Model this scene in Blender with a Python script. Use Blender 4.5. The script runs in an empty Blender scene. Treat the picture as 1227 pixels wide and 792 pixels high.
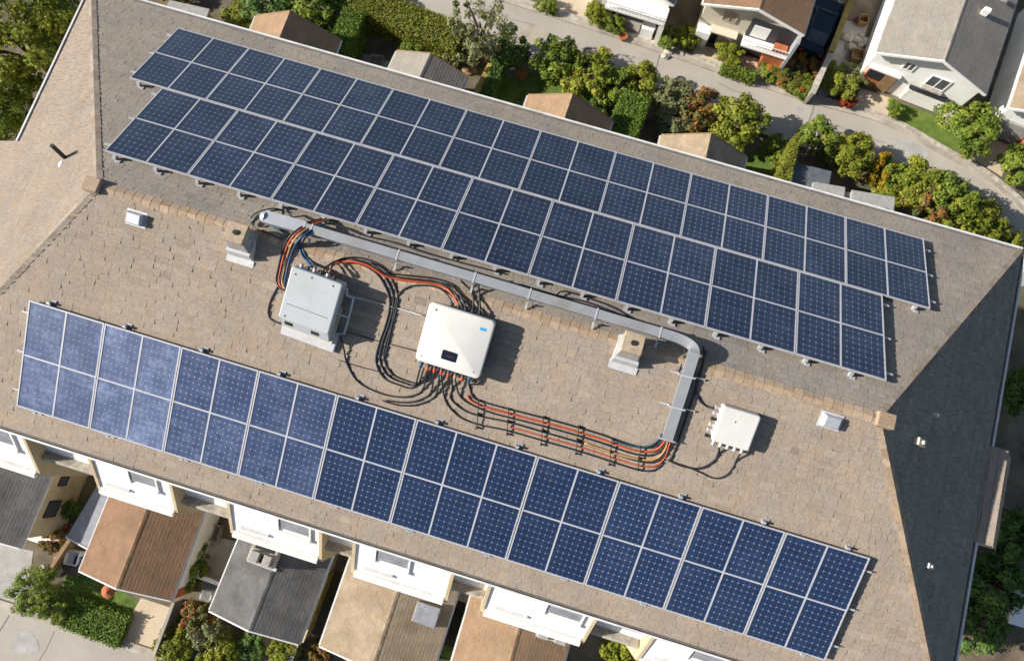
import bpy, bmesh, math, random
import numpy as np
from mathutils import Matrix, Vector
random.seed(7); rng = np.random.default_rng(7)
SC = bpy.context.scene; COL = SC.collection
R = math.radians

# ------------------------------------------------------------------ camera, light, exposure
FPX, PW, PH = 832.8662, 1227.0, 792.0
CAMP = np.array([11.8326, -3.5909, 16.532])
RC = np.array([[0.9572267847, 0.289245712, 0.00733489], [0.2853486776, -0.9395276, -0.189377973], [-0.0478854341, 0.18337067, -0.98187687]])
cam_d = bpy.data.cameras.new('camera'); cam = bpy.data.objects.new('camera', cam_d); COL.objects.link(cam)
cam_d.sensor_width = 36; cam_d.sensor_fit = 'HORIZONTAL'; cam_d.lens = 36 * FPX / PW
cam_d.dof.use_dof = True; cam_d.dof.focus_distance = 18.5; cam_d.dof.aperture_fstop = 0.7
cam_d.clip_start = 0.1; cam_d.clip_end = 1500
mw = Matrix.Identity(4)
for i in range(3):
    mw[i][0] = RC[0][i]; mw[i][1] = -RC[1][i]; mw[i][2] = -RC[2][i]; mw[i][3] = CAMP[i]
cam.matrix_world = mw; SC.camera = cam

SUN_TO = Vector((-0.855, -0.172, 0.487)).normalized()          # towards the sun
ELEV = math.asin(SUN_TO.z); AZ = math.atan2(SUN_TO.x, SUN_TO.y)
wd = bpy.data.worlds.new('World'); SC.world = wd; wd.use_nodes = True
nt = wd.node_tree; nt.nodes.clear()
sky = nt.nodes.new('ShaderNodeTexSky'); sky.sky_type = 'NISHITA'; sky.sun_disc = False
sky.sun_elevation = ELEV; sky.sun_rotation = AZ; sky.air_density = 1.0; sky.dust_density = 1.0; sky.ozone_density = 0.6
bg = nt.nodes.new('ShaderNodeBackground'); bg.inputs[1].default_value = 0.066
ow = nt.nodes.new('ShaderNodeOutputWorld'); nt.links.new(sky.outputs[0], bg.inputs[0]); nt.links.new(bg.outputs[0], ow.inputs[0])
sl = bpy.data.lights.new('sun', 'SUN'); sl.energy = 5.0; sl.angle = R(0.53); sl.color = (1.0, 0.935, 0.845)
so = bpy.data.objects.new('sun', sl); COL.objects.link(so); so.location = (-40, -10, 40)
so.rotation_euler = SUN_TO.to_track_quat('Z', 'Y').to_euler()
SC.view_settings.view_transform = 'Standard'; SC.view_settings.look = 'None'
SC.view_settings.exposure = 0.78; SC.view_settings.gamma = 1.0; SC.view_settings.use_curve_mapping = False

# ------------------------------------------------------------------ geometry of the place
PITCH = 0.4089; CP, SP = math.cos(PITCH), math.sin(PITCH)
RL = 20.0; WH = 6.593; HL, HR = 4.811, 4.4555; EZ = -WH * math.tan(PITCH); SLEN = WH / CP
GZ = -23.5
def ray(u, v):
    d = RC.T @ np.array([(u - PW / 2) / FPX, (v - PH / 2) / FPX, 1.0]); return d / np.linalg.norm(d)
def hit(u, v, p, n):
    d = ray(u, v); n = np.array(n, float); t = ((np.array(p, float) - CAMP) @ n) / (d @ n); return Vector(CAMP + t * d)
def G(u, v, h=0.0): return hit(u, v, (0, 0, GZ + h), (0, 0, 1))
NF = Vector((0, -SP, CP)); NB = Vector((0, SP, CP))
def RP(u, v, h=0.0):
    q = hit(u, v, NF * h, NF)
    if q.y > -h * SP: q = hit(u, v, NB * h, NB)
    return q

# ------------------------------------------------------------------ materials
def nodes(name):
    m = bpy.data.materials.new(name); m.use_nodes = True; t = m.node_tree
    return m, t, t.nodes['Principled BSDF']
def mixc(t, fac, a, b, mode='MIX'):
    n = t.nodes.new('ShaderNodeMix'); n.data_type = 'RGBA'; n.blend_type = mode
    for s, v in ((n.inputs[0], fac), (n.inputs[6], a), (n.inputs[7], b)):
        if hasattr(v, 'links'): t.links.new(v, s)
        elif isinstance(v, (int, float)): s.default_value = v
        else: s.default_value = (*v, 1) if len(v) == 3 else v
    return n.outputs[2]
def noise(t, scale, detail=4, rough=0.6, vec=None, coord='Object'):
    tc = t.nodes.new('ShaderNodeTexCoord'); n = t.nodes.new('ShaderNodeTexNoise')
    n.inputs['Scale'].default_value = scale; n.inputs['Detail'].default_value = detail; n.inputs['Roughness'].default_value = rough
    t.links.new(vec or tc.outputs[coord], n.inputs['Vector']); return n.outputs[0]
def ramp(t, src, a, b, ca=(0, 0, 0), cb=(1, 1, 1)):
    n = t.nodes.new('ShaderNodeValToRGB'); t.links.new(src, n.inputs[0])
    n.color_ramp.elements[0].position = a; n.color_ramp.elements[1].position = b
    n.color_ramp.elements[0].color = (*ca, 1); n.color_ramp.elements[1].color = (*cb, 1); return n.outputs[0]
def bump(t, b, src, st, dist=0.02):
    n = t.nodes.new('ShaderNodeBump'); n.inputs['Strength'].default_value = st; n.inputs['Distance'].default_value = dist
    t.links.new(src, n.inputs['Height']); t.links.new(n.outputs[0], b.inputs['Normal'])
def math_(t, op, a, b=None):
    n = t.nodes.new('ShaderNodeMath'); n.operation = op
    for i, v in enumerate((a, b)):
        if v is None: continue
        if hasattr(v, 'links'): t.links.new(v, n.inputs[i])
        else: n.inputs[i].default_value = v
    return n.outputs[0]
def plain(name, c, rough=0.6, var=0.25, scale=3.0, metal=0.0, fine=40, bmp=0.15, dirt=None, spec=0.4):
    m, t, b = nodes(name)
    dk = tuple(x * (1 - var) for x in c); lt = tuple(min(1, x * (1 + var * 0.6)) for x in c)
    col = mixc(t, ramp(t, noise(t, scale, 5), 0.3, 0.7), dk, lt)
    if dirt: col = mixc(t, ramp(t, noise(t, scale * 0.37 + 0.1, 6, 0.7), 0.5, 0.72), col, dirt)
    f = noise(t, fine, 3)
    col = mixc(t, 0.22, col, ramp(t, f, 0.3, 0.75, (0.5, 0.5, 0.5), (1.0, 1.0, 1.0)), 'MULTIPLY')
    t.links.new(col, b.inputs['Base Color'])
    b.inputs['Roughness'].default_value = rough; b.inputs['Metallic'].default_value = metal; b.inputs['Specular IOR Level'].default_value = spec
    if bmp: bump(t, b, f, bmp)
    return m
def tinted(name, stops, rough=0.9, scale=0.6, patch=(0.75, 0.75, 0.75), fine=18, trans=0.0):
    """colour picked per face by the 'tint' attribute, with broad weathering and fine grain on top"""
    m, t, b = nodes(name)
    a = t.nodes.new('ShaderNodeAttribute'); a.attribute_name = 'tint'
    r = t.nodes.new('ShaderNodeValToRGB'); t.links.new(a.outputs['Fac'], r.inputs[0]); cr = r.color_ramp
    while len(cr.elements) < len(stops): cr.elements.new(0.5)
    for e, (p, c) in zip(cr.elements, stops): e.position = p
    for e, (p, c) in zip(cr.elements, stops): e.color = (*c, 1)
    col = r.outputs[0]
    col = mixc(t, ramp(t, noise(t, scale, 5, 0.65), 0.35, 0.75), col, mixc(t, 1.0, col, patch, 'MULTIPLY'))
    hv = ramp(t, noise(t, 2.3, 4, 0.7), 0.3, 0.7, (1.07, 1.0, 0.90), (0.94, 0.98, 1.04)); col = mixc(t, 1.0, col, hv, 'MULTIPLY')
    f = noise(t, fine, 4)
    col = mixc(t, 0.6, col, ramp(t, f, 0.3, 0.7, (0.55, 0.55, 0.55), (1.15, 1.12, 1.08)), 'MULTIPLY')
    t.links.new(col, b.inputs['Base Color']); b.inputs['Roughness'].default_value = rough; b.inputs['Specular IOR Level'].default_value = 0.2
    if trans:
        tr = t.nodes.new('ShaderNodeBsdfTranslucent'); t.links.new(col, tr.inputs[0])
        mx = t.nodes.new('ShaderNodeMixShader'); mx.inputs[0].default_value = trans
        o = t.nodes['Material Output']; t.links.new(b.outputs[0], mx.inputs[1]); t.links.new(tr.outputs[0], mx.inputs[2]); t.links.new(mx.outputs[0], o.inputs[0])
    else: bump(t, b, f, 0.25)
    return m
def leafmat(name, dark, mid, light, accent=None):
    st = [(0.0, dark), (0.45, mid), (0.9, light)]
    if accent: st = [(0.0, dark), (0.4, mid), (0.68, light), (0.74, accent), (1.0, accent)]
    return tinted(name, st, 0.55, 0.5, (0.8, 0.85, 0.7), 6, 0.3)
def cellmat(name, dust_glare, base=(0.004, 0.018, 0.060), dia_k=0.55):
    m, t, b = nodes(name)
    uv = t.nodes.new('ShaderNodeUVMap'); sp = t.nodes.new('ShaderNodeSeparateXYZ'); t.links.new(uv.outputs[0], sp.inputs[0])
    def ed(o, k=1.0):
        f = math_(t, 'FRACT', math_(t, 'MULTIPLY', o, k)); return math_(t, 'MINIMUM', f, math_(t, 'SUBTRACT', 1.0, f))
    eu, ev = ed(sp.outputs[0]), ed(sp.outputs[1])
    line = math_(t, 'LESS_THAN', math_(t, 'MINIMUM', eu, ev), 0.035)
    dia = math_(t, 'LESS_THAN', math_(t, 'ADD', eu, ev), 0.15)
    bus = math_(t, 'LESS_THAN', ed(math_(t, 'ADD', sp.outputs[0], 0.16), 3.0), 0.07)
    nn = noise(t, 0.8, 3, coord='Generated')
    # each cell a slightly different blue
    fl = t.nodes.new('ShaderNodeVectorMath'); fl.operation = 'FLOOR'; t.links.new(uv.outputs[0], fl.inputs[0])
    wn = t.nodes.new('ShaderNodeTexWhiteNoise'); wn.noise_dimensions = '3D'; t.links.new(fl.outputs[0], wn.inputs['Vector'])
    col = mixc(t, wn.outputs['Value'], tuple(x * 0.82 for x in base), tuple(x * 1.18 for x in base))
    col = mixc(t, math_(t, 'MULTIPLY', bus, 0.16), col, (0.08, 0.10, 0.18))
    col = mixc(t, math_(t, 'MULTIPLY', line, 0.45), col, (0.085, 0.10, 0.18))
    col = mixc(t, math_(t, 'MULTIPLY', dia, dia_k), col, (0.44, 0.40, 0.36))
    geo = t.nodes.new('ShaderNodeNewGeometry')
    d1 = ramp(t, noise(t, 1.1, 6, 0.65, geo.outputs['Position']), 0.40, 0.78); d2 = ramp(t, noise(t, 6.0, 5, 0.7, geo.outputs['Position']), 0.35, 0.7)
    dm = math_(t, 'ADD', math_(t, 'MULTIPLY', math_(t, 'MULTIPLY', d1, d2), dust_glare), dust_glare * 0.16)
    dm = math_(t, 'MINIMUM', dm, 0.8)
    col = mixc(t, dm, col, (0.28, 0.34, 0.52))  # pale bluish sky reflection painted into the colour along with dirt
    oi = t.nodes.new('ShaderNodeObjectInfo'); col = mixc(t, 1.0, col, ramp(t, oi.outputs['Random'], 0.0, 1.0, (0.8, 0.82, 0.85), (1.2, 1.18, 1.15)), 'MULTIPLY')
    t.links.new(col, b.inputs['Base Color'])
    b.inputs['Roughness'].default_value = 0.30 + 0.1 * min(dust_glare, 1); b.inputs['Specular IOR Level'].default_value = 0.5
    b.inputs['Coat Weight'].default_value = 0.5; b.inputs['Coat Roughness'].default_value = 0.12
    return m

M = {}
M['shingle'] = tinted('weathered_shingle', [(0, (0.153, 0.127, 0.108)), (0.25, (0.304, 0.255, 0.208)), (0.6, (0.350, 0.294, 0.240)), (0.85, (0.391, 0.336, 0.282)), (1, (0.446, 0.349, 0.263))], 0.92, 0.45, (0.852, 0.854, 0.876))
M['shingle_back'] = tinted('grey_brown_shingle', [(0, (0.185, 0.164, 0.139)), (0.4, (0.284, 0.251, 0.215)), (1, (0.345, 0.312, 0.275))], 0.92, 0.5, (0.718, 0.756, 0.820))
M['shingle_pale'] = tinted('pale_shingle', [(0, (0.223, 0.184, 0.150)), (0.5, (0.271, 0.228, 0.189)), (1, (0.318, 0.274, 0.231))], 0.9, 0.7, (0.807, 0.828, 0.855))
M['shingle_shaded'] = tinted('shaded_tan_shingle', [(0, (0.175, 0.170, 0.144)), (0.5, (0.265, 0.252, 0.213)), (1, (0.360, 0.343, 0.286))], 0.9, 0.7, (0.900, 0.900, 0.900))  # tan shingle greyed and darkened: the right hip's shade put into the colour
M['cap'] = tinted('ridge_tile', [(0, (0.331, 0.242, 0.165)), (0.5, (0.396, 0.299, 0.210)), (1, (0.460, 0.351, 0.250))], 0.9, 1.0, (0.736, 0.760, 0.800))
M['alu'] = plain('aluminium', (0.594, 0.594, 0.612), 0.38, 0.1, 3, 0.35, 30, 0.03)
M['alu_dim'] = plain('galvanised_steel', (0.46, 0.48, 0.51), 0.45, 0.15, 4, 0.35, 30, 0.05)
M['cell'] = cellmat('solar_cells', 0.10); M['cell_dust_glare'] = cellmat('solar_cells_dust_glare', 1.15, (0.012, 0.034, 0.105)); M['cell_dust_glare_low'] = cellmat('solar_cells_dust_glare_low', 0.45, (0.007, 0.024, 0.080))  # left-end variants carry painted sky reflection besides dirt
M['cell_back'] = cellmat('solar_cells_grey', 0.14, (0.005, 0.013, 0.036), 0.35)
M['trunking'] = plain('grey_trunking', (0.292, 0.307, 0.329), 0.5, 0.1, 2, 0.1, 30, 0.04, (0.242, 0.234, 0.219))
M['white_case'] = plain('white_powder_coat', (0.621, 0.613, 0.580), 0.45, 0.05, 2, 0, 60, 0.03, (0.563, 0.546, 0.505))
M['grey_case'] = plain('grey_powder_coat', (0.44, 0.47, 0.49), 0.45, 0.06, 2, 0, 60, 0.03, (0.40, 0.42, 0.42))
M['black'] = plain('black_rubber', (0.018, 0.021, 0.026), 0.5, 0.2, 5, 0, 30, 0.05)
M['orange'] = plain('orange_sheath', (0.47, 0.075, 0.026), 0.45, 0.25, 2.5, 0, 30, 0.05)
M['tan'] = plain('tan_sheath', (0.50, 0.26, 0.10), 0.5, 0.2, 5, 0, 30, 0.05)
M['blue'] = plain('blue_sheath', (0.018, 0.075, 0.19), 0.45, 0.2, 5, 0, 30, 0.05)
M['teal'] = plain('teal_sheath', (0.025, 0.085, 0.11), 0.45, 0.2, 5, 0, 30, 0.05)
M['bluemark'] = plain('blue_mark', (0.01, 0.33, 0.68), 0.4, 0.05, 2, 0, 40, 0)
M['screen'] = plain('dark_screen', (0.010, 0.016, 0.028), 0.12, 0.1, 5, 0, 30, 0, spec=0.5)
M['redmark'] = plain('red_mark', (0.22, 0.025, 0.035), 0.4, 0.1, 5, 0, 30, 0)
M['bolt'] = plain('dark_bolt', (0.05, 0.055, 0.065), 0.4, 0.2, 9, 0.5, 30, 0)
M['chim_tan'] = plain('tan_render', (0.405, 0.317, 0.224), 0.9, 0.25, 8, 0, 30, 0.3)
M['chim_grey'] = plain('chimney_concrete', (0.34, 0.33, 0.31), 0.9, 0.25, 6, 0, 30, 0.35)
M['flash'] = plain('lead_flashing', (0.510, 0.510, 0.518), 0.55, 0.15, 5, 0.1, 30, 0.1)
M['hole'] = plain('flue_dark', (0.02, 0.02, 0.022), 0.8, 0.2, 5, 0, 30, 0)
M['white'] = plain('white_render', (0.900, 0.892, 0.861), 0.8, 0.05, 1.2, 0, 25, 0.12, (0.735, 0.693, 0.609))
M['cream'] = plain('cream_render', (0.56, 0.46, 0.30), 0.85, 0.18, 1.5, 0, 25, 0.15, (0.44, 0.34, 0.21))
M['beige'] = plain('beige_render', (0.66, 0.59, 0.47), 0.85, 0.1, 1.2, 0, 25, 0.15, (0.55, 0.47, 0.36))
M['window'] = plain('window_glass', (0.085, 0.095, 0.105), 0.12, 0.4, 2, 0, 9, 0, spec=0.6)
M['bluegrey'] = plain('blind_grey', (0.27, 0.28, 0.31), 0.45, 0.25, 3, 0, 20, 0.05)
M['gutter'] = plain('white_gutter', (0.68, 0.68, 0.68), 0.5, 0.12, 3, 0, 30, 0.05, (0.5, 0.48, 0.44))
M['darkgut'] = plain('gutter_trough', (0.13, 0.12, 0.11), 0.8, 0.3, 5, 0, 30, 0.1)
M['asphalt'] = plain('pale_asphalt', (0.400, 0.365, 0.318), 0.95, 0.12, 0.35, 0, 9, 0.12, (0.330, 0.300, 0.262))
M['kerb'] = plain('kerb_stone', (0.42, 0.375, 0.31), 0.9, 0.3, 1.3, 0, 6, 0.25, (0.28, 0.24, 0.19))
M['concrete'] = plain('concrete_slab', (0.40, 0.39, 0.37), 0.9, 0.25, 1.2, 0, 9, 0.2, (0.27, 0.26, 0.24))
M['drive'] = plain('buff_drive', (0.56, 0.46, 0.33), 0.9, 0.1, 1.0, 0, 9, 0.15, (0.48, 0.39, 0.27))
M['soil'] = plain('garden_soil', (0.161, 0.129, 0.087), 0.95, 0.55, 0.7, 0, 4, 0.6, (0.077, 0.098, 0.039))
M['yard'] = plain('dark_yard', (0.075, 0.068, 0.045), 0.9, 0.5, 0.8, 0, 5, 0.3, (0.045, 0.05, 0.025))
M['lawn'] = plain('lawn_grass', (0.10, 0.165, 0.024), 0.95, 0.45, 2.2, 0, 14, 0.7, (0.15, 0.19, 0.035))
M['terracotta'] = plain('terracotta', (0.42, 0.125, 0.05), 0.8, 0.25, 3, 0, 20, 0.15)
M['wood'] = plain('weathered_wood', (0.28, 0.18, 0.09), 0.85, 0.35, 4, 0, 20, 0.3)
M['greywood'] = plain('grey_timber', (0.29, 0.27, 0.24), 0.85, 0.35, 4, 0, 20, 0.3)
M['ochre'] = plain('ochre_coping', (0.40, 0.29, 0.08), 0.9, 0.4, 2, 0, 8, 0.3, (0.14, 0.13, 0.03))
M['slate'] = plain('slate_felt', (0.105, 0.125, 0.14), 0.8, 0.3, 2, 0, 9, 0.2, (0.16, 0.17, 0.17))
M['stone'] = plain('rubble_stone', (0.46, 0.42, 0.36), 0.9, 0.4, 4, 0, 8, 0.4, (0.26, 0.22, 0.17))
M['bark'] = plain('bark', (0.12, 0.09, 0.06), 0.95, 0.4, 6, 0, 20, 0.5)
M['carblue'] = plain('blue_car_paint', (0.014, 0.030, 0.048), 0.2, 0.08, 2, 0.3, 40, 0, spec=0.6)
M['tyre'] = plain('tyre_rubber', (0.02, 0.02, 0.02), 0.85, 0.2, 8, 0, 30, 0.1)
M['lamp_red'] = plain('red_lens', (0.35, 0.02, 0.02), 0.2, 0.1, 5, 0, 30, 0)
M['lamp_clear'] = plain('clear_lens', (0.7, 0.7, 0.7), 0.15, 0.1, 5, 0, 30, 0)
M['tile_orange'] = tinted('orange_tile', [(0, (0.275, 0.177, 0.112)), (0.5, (0.343, 0.228, 0.145)), (1, (0.401, 0.279, 0.184))], 0.85, 0.9, (0.669, 0.726, 0.737))
M['tile_brown'] = tinted('brown_tile', [(0, (0.218, 0.124, 0.079)), (0.5, (0.271, 0.164, 0.104)), (1, (0.323, 0.203, 0.129))], 0.85, 0.9, (0.699, 0.775, 0.752))
M['tile_tan'] = tinted('tan_tile', [(0, (0.315, 0.248, 0.176)), (0.5, (0.375, 0.302, 0.223)), (1, (0.428, 0.348, 0.266))], 0.88, 0.9, (0.612, 0.596, 0.551))
M['tile_grey'] = tinted('grey_tile', [(0, (0.124, 0.124, 0.127)), (0.5, (0.155, 0.155, 0.158)), (1, (0.186, 0.186, 0.189))], 0.88, 0.9, (0.465, 0.465, 0.465))
M['tile_stone'] = tinted('stone_grey_tile', [(0, (0.255, 0.235, 0.21)), (0.5, (0.30, 0.28, 0.25)), (1, (0.35, 0.325, 0.29))], 0.88, 0.9, (0.8, 0.8, 0.8))
M['lf_mid'] = leafmat('leaf_mid', (0.089, 0.144, 0.025), (0.180, 0.262, 0.038), (0.337, 0.392, 0.062))
M['lf_bright'] = leafmat('leaf_bright', (0.115, 0.157, 0.019), (0.232, 0.271, 0.031), (0.363, 0.370, 0.054))
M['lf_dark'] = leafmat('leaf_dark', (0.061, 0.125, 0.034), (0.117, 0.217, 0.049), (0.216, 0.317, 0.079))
M['lf_olive'] = leafmat('leaf_olive', (0.151, 0.171, 0.081), (0.252, 0.270, 0.130), (0.403, 0.399, 0.216))
M['lf_yellow'] = leafmat('leaf_yellow', (0.14, 0.13, 0.014), (0.34, 0.24, 0.016), (0.50, 0.32, 0.02))
M['lf_rust'] = leafmat('leaf_rust', (0.081, 0.121, 0.032), (0.161, 0.169, 0.048), (0.274, 0.193, 0.064), (0.531, 0.177, 0.064))
M['lf_orange'] = leafmat('leaf_orange', (0.065, 0.111, 0.026), (0.143, 0.156, 0.039), (0.260, 0.195, 0.052), (0.650, 0.156, 0.039))
M['lf_red'] = leafmat('leaf_red', (0.20, 0.035, 0.015), (0.38, 0.06, 0.02), (0.50, 0.11, 0.03))
M['lf_hedge'] = leafmat('leaf_hedge', (0.087, 0.153, 0.024), (0.156, 0.255, 0.034), (0.249, 0.337, 0.052))
M['lf_hedgey'] = leafmat('leaf_hedge_yellow', (0.135, 0.175, 0.025), (0.244, 0.270, 0.040), (0.362, 0.340, 0.059))
M['hedgecore'] = plain('hedge_core', (0.03, 0.045, 0.012), 0.95, 0.4, 3, 0, 9, 0.3)

# ------------------------------------------------------------------ building blocks
WM = {}
class MB:
    def __init__(s): s.v = []; s.f = []; s.m = []; s.t = []; s.uv = {}
    def add(s, vs, fs, mi=0, tint=None):
        o = len(s.v); s.v += [Vector(p) for p in vs]
        for f in fs:
            s.f.append([i + o for i in f]); s.m.append(mi); s.t.append(random.random() if tint is None else tint)
    def box(s, c, h, ax=None, mi=0):
        ax = ax or (Vector((1, 0, 0)), Vector((0, 1, 0)), Vector((0, 0, 1))); c = Vector(c)
        vs = [c + ax[0] * (h[0] * i) + ax[1] * (h[1] * j) + ax[2] * (h[2] * k) for k in (-1, 1) for j in (-1, 1) for i in (-1, 1)]
        s.add(vs, [(0, 2, 3, 1), (4, 5, 7, 6), (0, 1, 5, 4), (2, 6, 7, 3), (0, 4, 6, 2), (1, 3, 7, 5)], mi)
    def bx(s, x0, x1, y0, y1, z0, z1, mi=0):
        s.box(((x0 + x1) / 2, (y0 + y1) / 2, (z0 + z1) / 2), (abs(x1 - x0) / 2, abs(y1 - y0) / 2, abs(z1 - z0) / 2), None, mi)
    def rbox(s, x0, x1, y0, y1, z0, z1, r=0.05, ch=0.02, mi=0, n=5):
        def ring(ins, z):
            o = []; rr = max(r - ins, 0.004)
            for cx, cy, a0 in ((x1 - ins - rr, y1 - ins - rr, 0), (x0 + ins + rr, y1 - ins - rr, 90), (x0 + ins + rr, y0 + ins + rr, 180), (x1 - ins - rr, y0 + ins + rr, 270)):
                for k in range(n): a = R(a0 + 90 * k / (n - 1)); o.append((cx + rr * math.cos(a), cy + rr * math.sin(a), z))
            return o
        rs = [ring(0, z0), ring(0, z1 - ch), ring(ch * 0.3, z1 - ch * 0.3), ring(ch, z1)]
        N = 4 * n; vs = sum(rs, []); fs = [list(range(N))[::-1], [3 * N + i for i in range(N)]]
        for k in range(3):
            for i in range(N): j = (i + 1) % N; fs.append([k * N + i, k * N + j, (k + 1) * N + j, (k + 1) * N + i])
        s.add(vs, fs, mi)
    def prism(s, poly, d, mi=0):
        poly = [Vector(p) for p in poly]; d = Vector(d); n = len(poly)
        s.add(poly + [p + d for p in poly], [list(range(n))[::-1], [i + n for i in range(n)]] + [[i, (i + 1) % n, (i + 1) % n + n, i + n] for i in range(n)], mi)
    def tube(s, path, r, n=7, mi=0, r2=None):
        P = [Vector(p) for p in path]; up = None; rings = []
        for i, p in enumerate(P):
            d = (P[min(i + 1, len(P) - 1)] - P[max(i - 1, 0)]).normalized()
            if up is None: up = d.orthogonal().normalized()
            up = (up - d * up.dot(d)).normalized(); w = d.cross(up)
            rr = r if r2 is None else r + (r2 - r) * i / (len(P) - 1)
            rings.append([p + (up * math.cos(2 * math.pi * k / n) + w * math.sin(2 * math.pi * k / n)) * rr for k in range(n)])
        vs = sum(rings, []); fs = [list(range(n))[::-1], [(len(P) - 1) * n + i for i in range(n)]]
        for i in range(len(P) - 1):
            for k in range(n): j = (k + 1) % n; fs.append([i * n + k, i * n + j, (i + 1) * n + j, (i + 1) * n + k])
        s.add(vs, fs, mi)
    def cyl(s, c, r, h, n=14, mi=0, r2=None, ax=(0, 0, 1)): s.tube([Vector(c), Vector(c) + Vector(ax) * h], r, n, mi, r2)
    def build(s, name, mats, parent=None, world=True, smooth=False):
        mats = mats if isinstance(mats, (list, tuple)) else [mats]
        vs = s.v
        if parent is not None and world and parent.name in WM:
            inv = WM[parent.name].inverted(); vs = [inv @ p for p in vs]
        me = bpy.data.meshes.new(name); me.from_pydata([tuple(p) for p in vs], [], s.f); me.update()
        for k in mats: me.materials.append(M[k] if isinstance(k, str) else k)
        me.polygons.foreach_set('material_index', s.m)
        at = me.attributes.new('tint', 'FLOAT', 'FACE'); at.data.foreach_set('value', s.t)
        if s.uv:
            ul = me.uv_layers.new(name='UVMap')
            for p in me.polygons:
                if p.index in s.uv:
                    for k, li in enumerate(p.loop_indices): ul.data[li].uv = s.uv[p.index][k]
        if smooth: me.polygons.foreach_set('use_smooth', [True] * len(me.polygons))
        o = bpy.data.objects.new(name, me); COL.objects.link(o)
        if parent is not None:
            o.parent = parent
            if parent.name in WM: WM[o.name] = WM[parent.name]
        return o
LABELS = {}
def tag(o, label, cat, group=None):
    o['label'] = label; o['category'] = cat
    if group: o['group'] = group
    LABELS.setdefault(label, []).append(o.name); return o
def thing(name, label, cat, mat=None, loc=(0, 0, 0), group=None):
    o = bpy.data.objects.new(name, None); COL.objects.link(o); o.empty_display_size = 0.3
    mat = mat or Matrix.Translation(Vector(loc)); o.matrix_world = mat; WM[o.name] = mat.copy()
    return tag(o, label, cat, group)
def struct(o): o['kind'] = 'structure'; return o
def copy_tree(o, parent=None):
    c = o.copy(); COL.objects.link(c)
    if parent is not None: c.parent = parent
    for ch in list(o.children): copy_tree(ch, c)
    return c
def frame(o, X, N):
    X = Vector(X).normalized(); N = Vector(N).normalized(); Y = N.cross(X).normalized()
    m = Matrix.Identity(4)
    for i in range(3): m[i][0] = X[i]; m[i][1] = Y[i]; m[i][2] = N[i]; m[i][3] = o[i]
    return m
def spline(pts, sub=6):
    P = [Vector(p) for p in pts]
    if len(P) < 3: return P
    Q = [P[0] * 2 - P[1]] + P + [P[-1] * 2 - P[-2]]; out = []
    for i in range(1, len(Q) - 2):
        a, b, c, d = Q[i - 1:i + 3]
        for k in range(sub):
            t = k / sub; out.append(0.5 * ((2 * b) + (c - a) * t + (2 * a - 5 * b + 4 * c - d) * t * t + (3 * b - a - 3 * c + d) * t ** 3))
    return out + [P[-1]]
def shingles(mb, o, e, d, n, rng_fn, S, course=0.18, tab=0.29, thick=0.024, mi=0, s0=0.0, gap=0.0, sig=0.09):
    """overlapping courses of tabs: o top point, e along the course, d downhill, n outward"""
    o, e, d, n = Vector(o), Vector(e), Vector(d), Vector(n); k = 0; s = s0
    P = lambda x, q, h: o + e * x + d * q + n * h
    a0, a1 = rng_fn(s0); b0, b1 = rng_fn(S)
    if gap: mb.add([P(a0, s0, -.004), P(a1, s0, -.004), P(b1, S, -.004), P(b0, S, -.004)], [(0, 3, 2, 1)], mi, 0.0)
    while s < S - 1e-6:
        q = min(s + course, S); a0, a1 = rng_fn(s); b0, b1 = rng_fn(q); lo, hi = min(a0, b0), max(a1, b1)
        x = lo - random.random() * tab; rowt = random.gauss(0, .03)
        while x < hi:
            w = tab * random.uniform(0.5, 1.5); xe = x + w
            c = lambda z, l, h: min(max(z, l), h)
            ta, tb, ba, bb = c(x, a0, a1), c(xe, a0, a1), c(x, b0, b1), c(xe, b0, b1)
            if (tb - ta) + (bb - ba) > 1e-4:
                h = thick * random.uniform(0.7, 1.5); jit = random.uniform(-0.012, 0.012) if q < S else 0
                t = min(1, max(0, random.gauss(0.52, sig) + rowt))
                g_ = min(gap, w * .1); mb.add([P(ta + g_, s, 0.002), P(max(tb - g_, ta + g_), s, 0.002), P(max(bb - g_, ba + g_), q + jit, h), P(ba + g_, q + jit, h), P(max(bb - g_, ba + g_), q + jit, -0.02), P(ba + g_, q + jit, -0.02)], [(0, 3, 2, 1), (3, 5, 4, 2)], mi, t)
            x = xe
        s = q; k += 1

# ------------------------------------------------------------------ ground, roads
def sheet(name, pts, z, mat, edge=None):
    mb = MB(); mb.add([Vector((p.x, p.y, GZ + z)) for p in pts], [list(range(len(pts)))])
    o = mb.build(name, mat); return struct(o)
mb = MB(); mb.add([(-700, -700, GZ), (700, -700, GZ), (700, 700, GZ), (-700, 700, GZ)], [(0, 1, 2, 3)]); struct(mb.build('ground', 'soil'))
def strip(name, far, near, z, mat, kerb=None):
    a = spline([G(*p) for p in far], 5); b = spline([G(*p) for p in near], 5); n = min(len(a), len(b))
    mb = MB(); vs = []
    for p in a[:n] + b[:n]: vs.append(Vector((p.x, p.y, GZ + z)))
    mb.add(vs, [(i, i + n, i + 1 + n, i + 1) for i in range(n - 1)]); return struct(mb.build(name, mat)), a, b
ROADF = [(400, -72), (500, -34), (600, 2), (690, 31), (790, 64), (870, 92), (970, 124), (1060, 150), (1130, 188), (1185, 220), (1240, 270), (1290, 330)]
ROADN = [(330, -36), (430, -2), (550, 36), (640, 72), (740, 104), (800, 122), (890, 150), (970, 176), (1050, 205), (1110, 240), (1165, 285), (1215, 345)]
road, ra, rb = strip('road', ROADF, ROADN, 0.02, 'asphalt')
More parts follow.
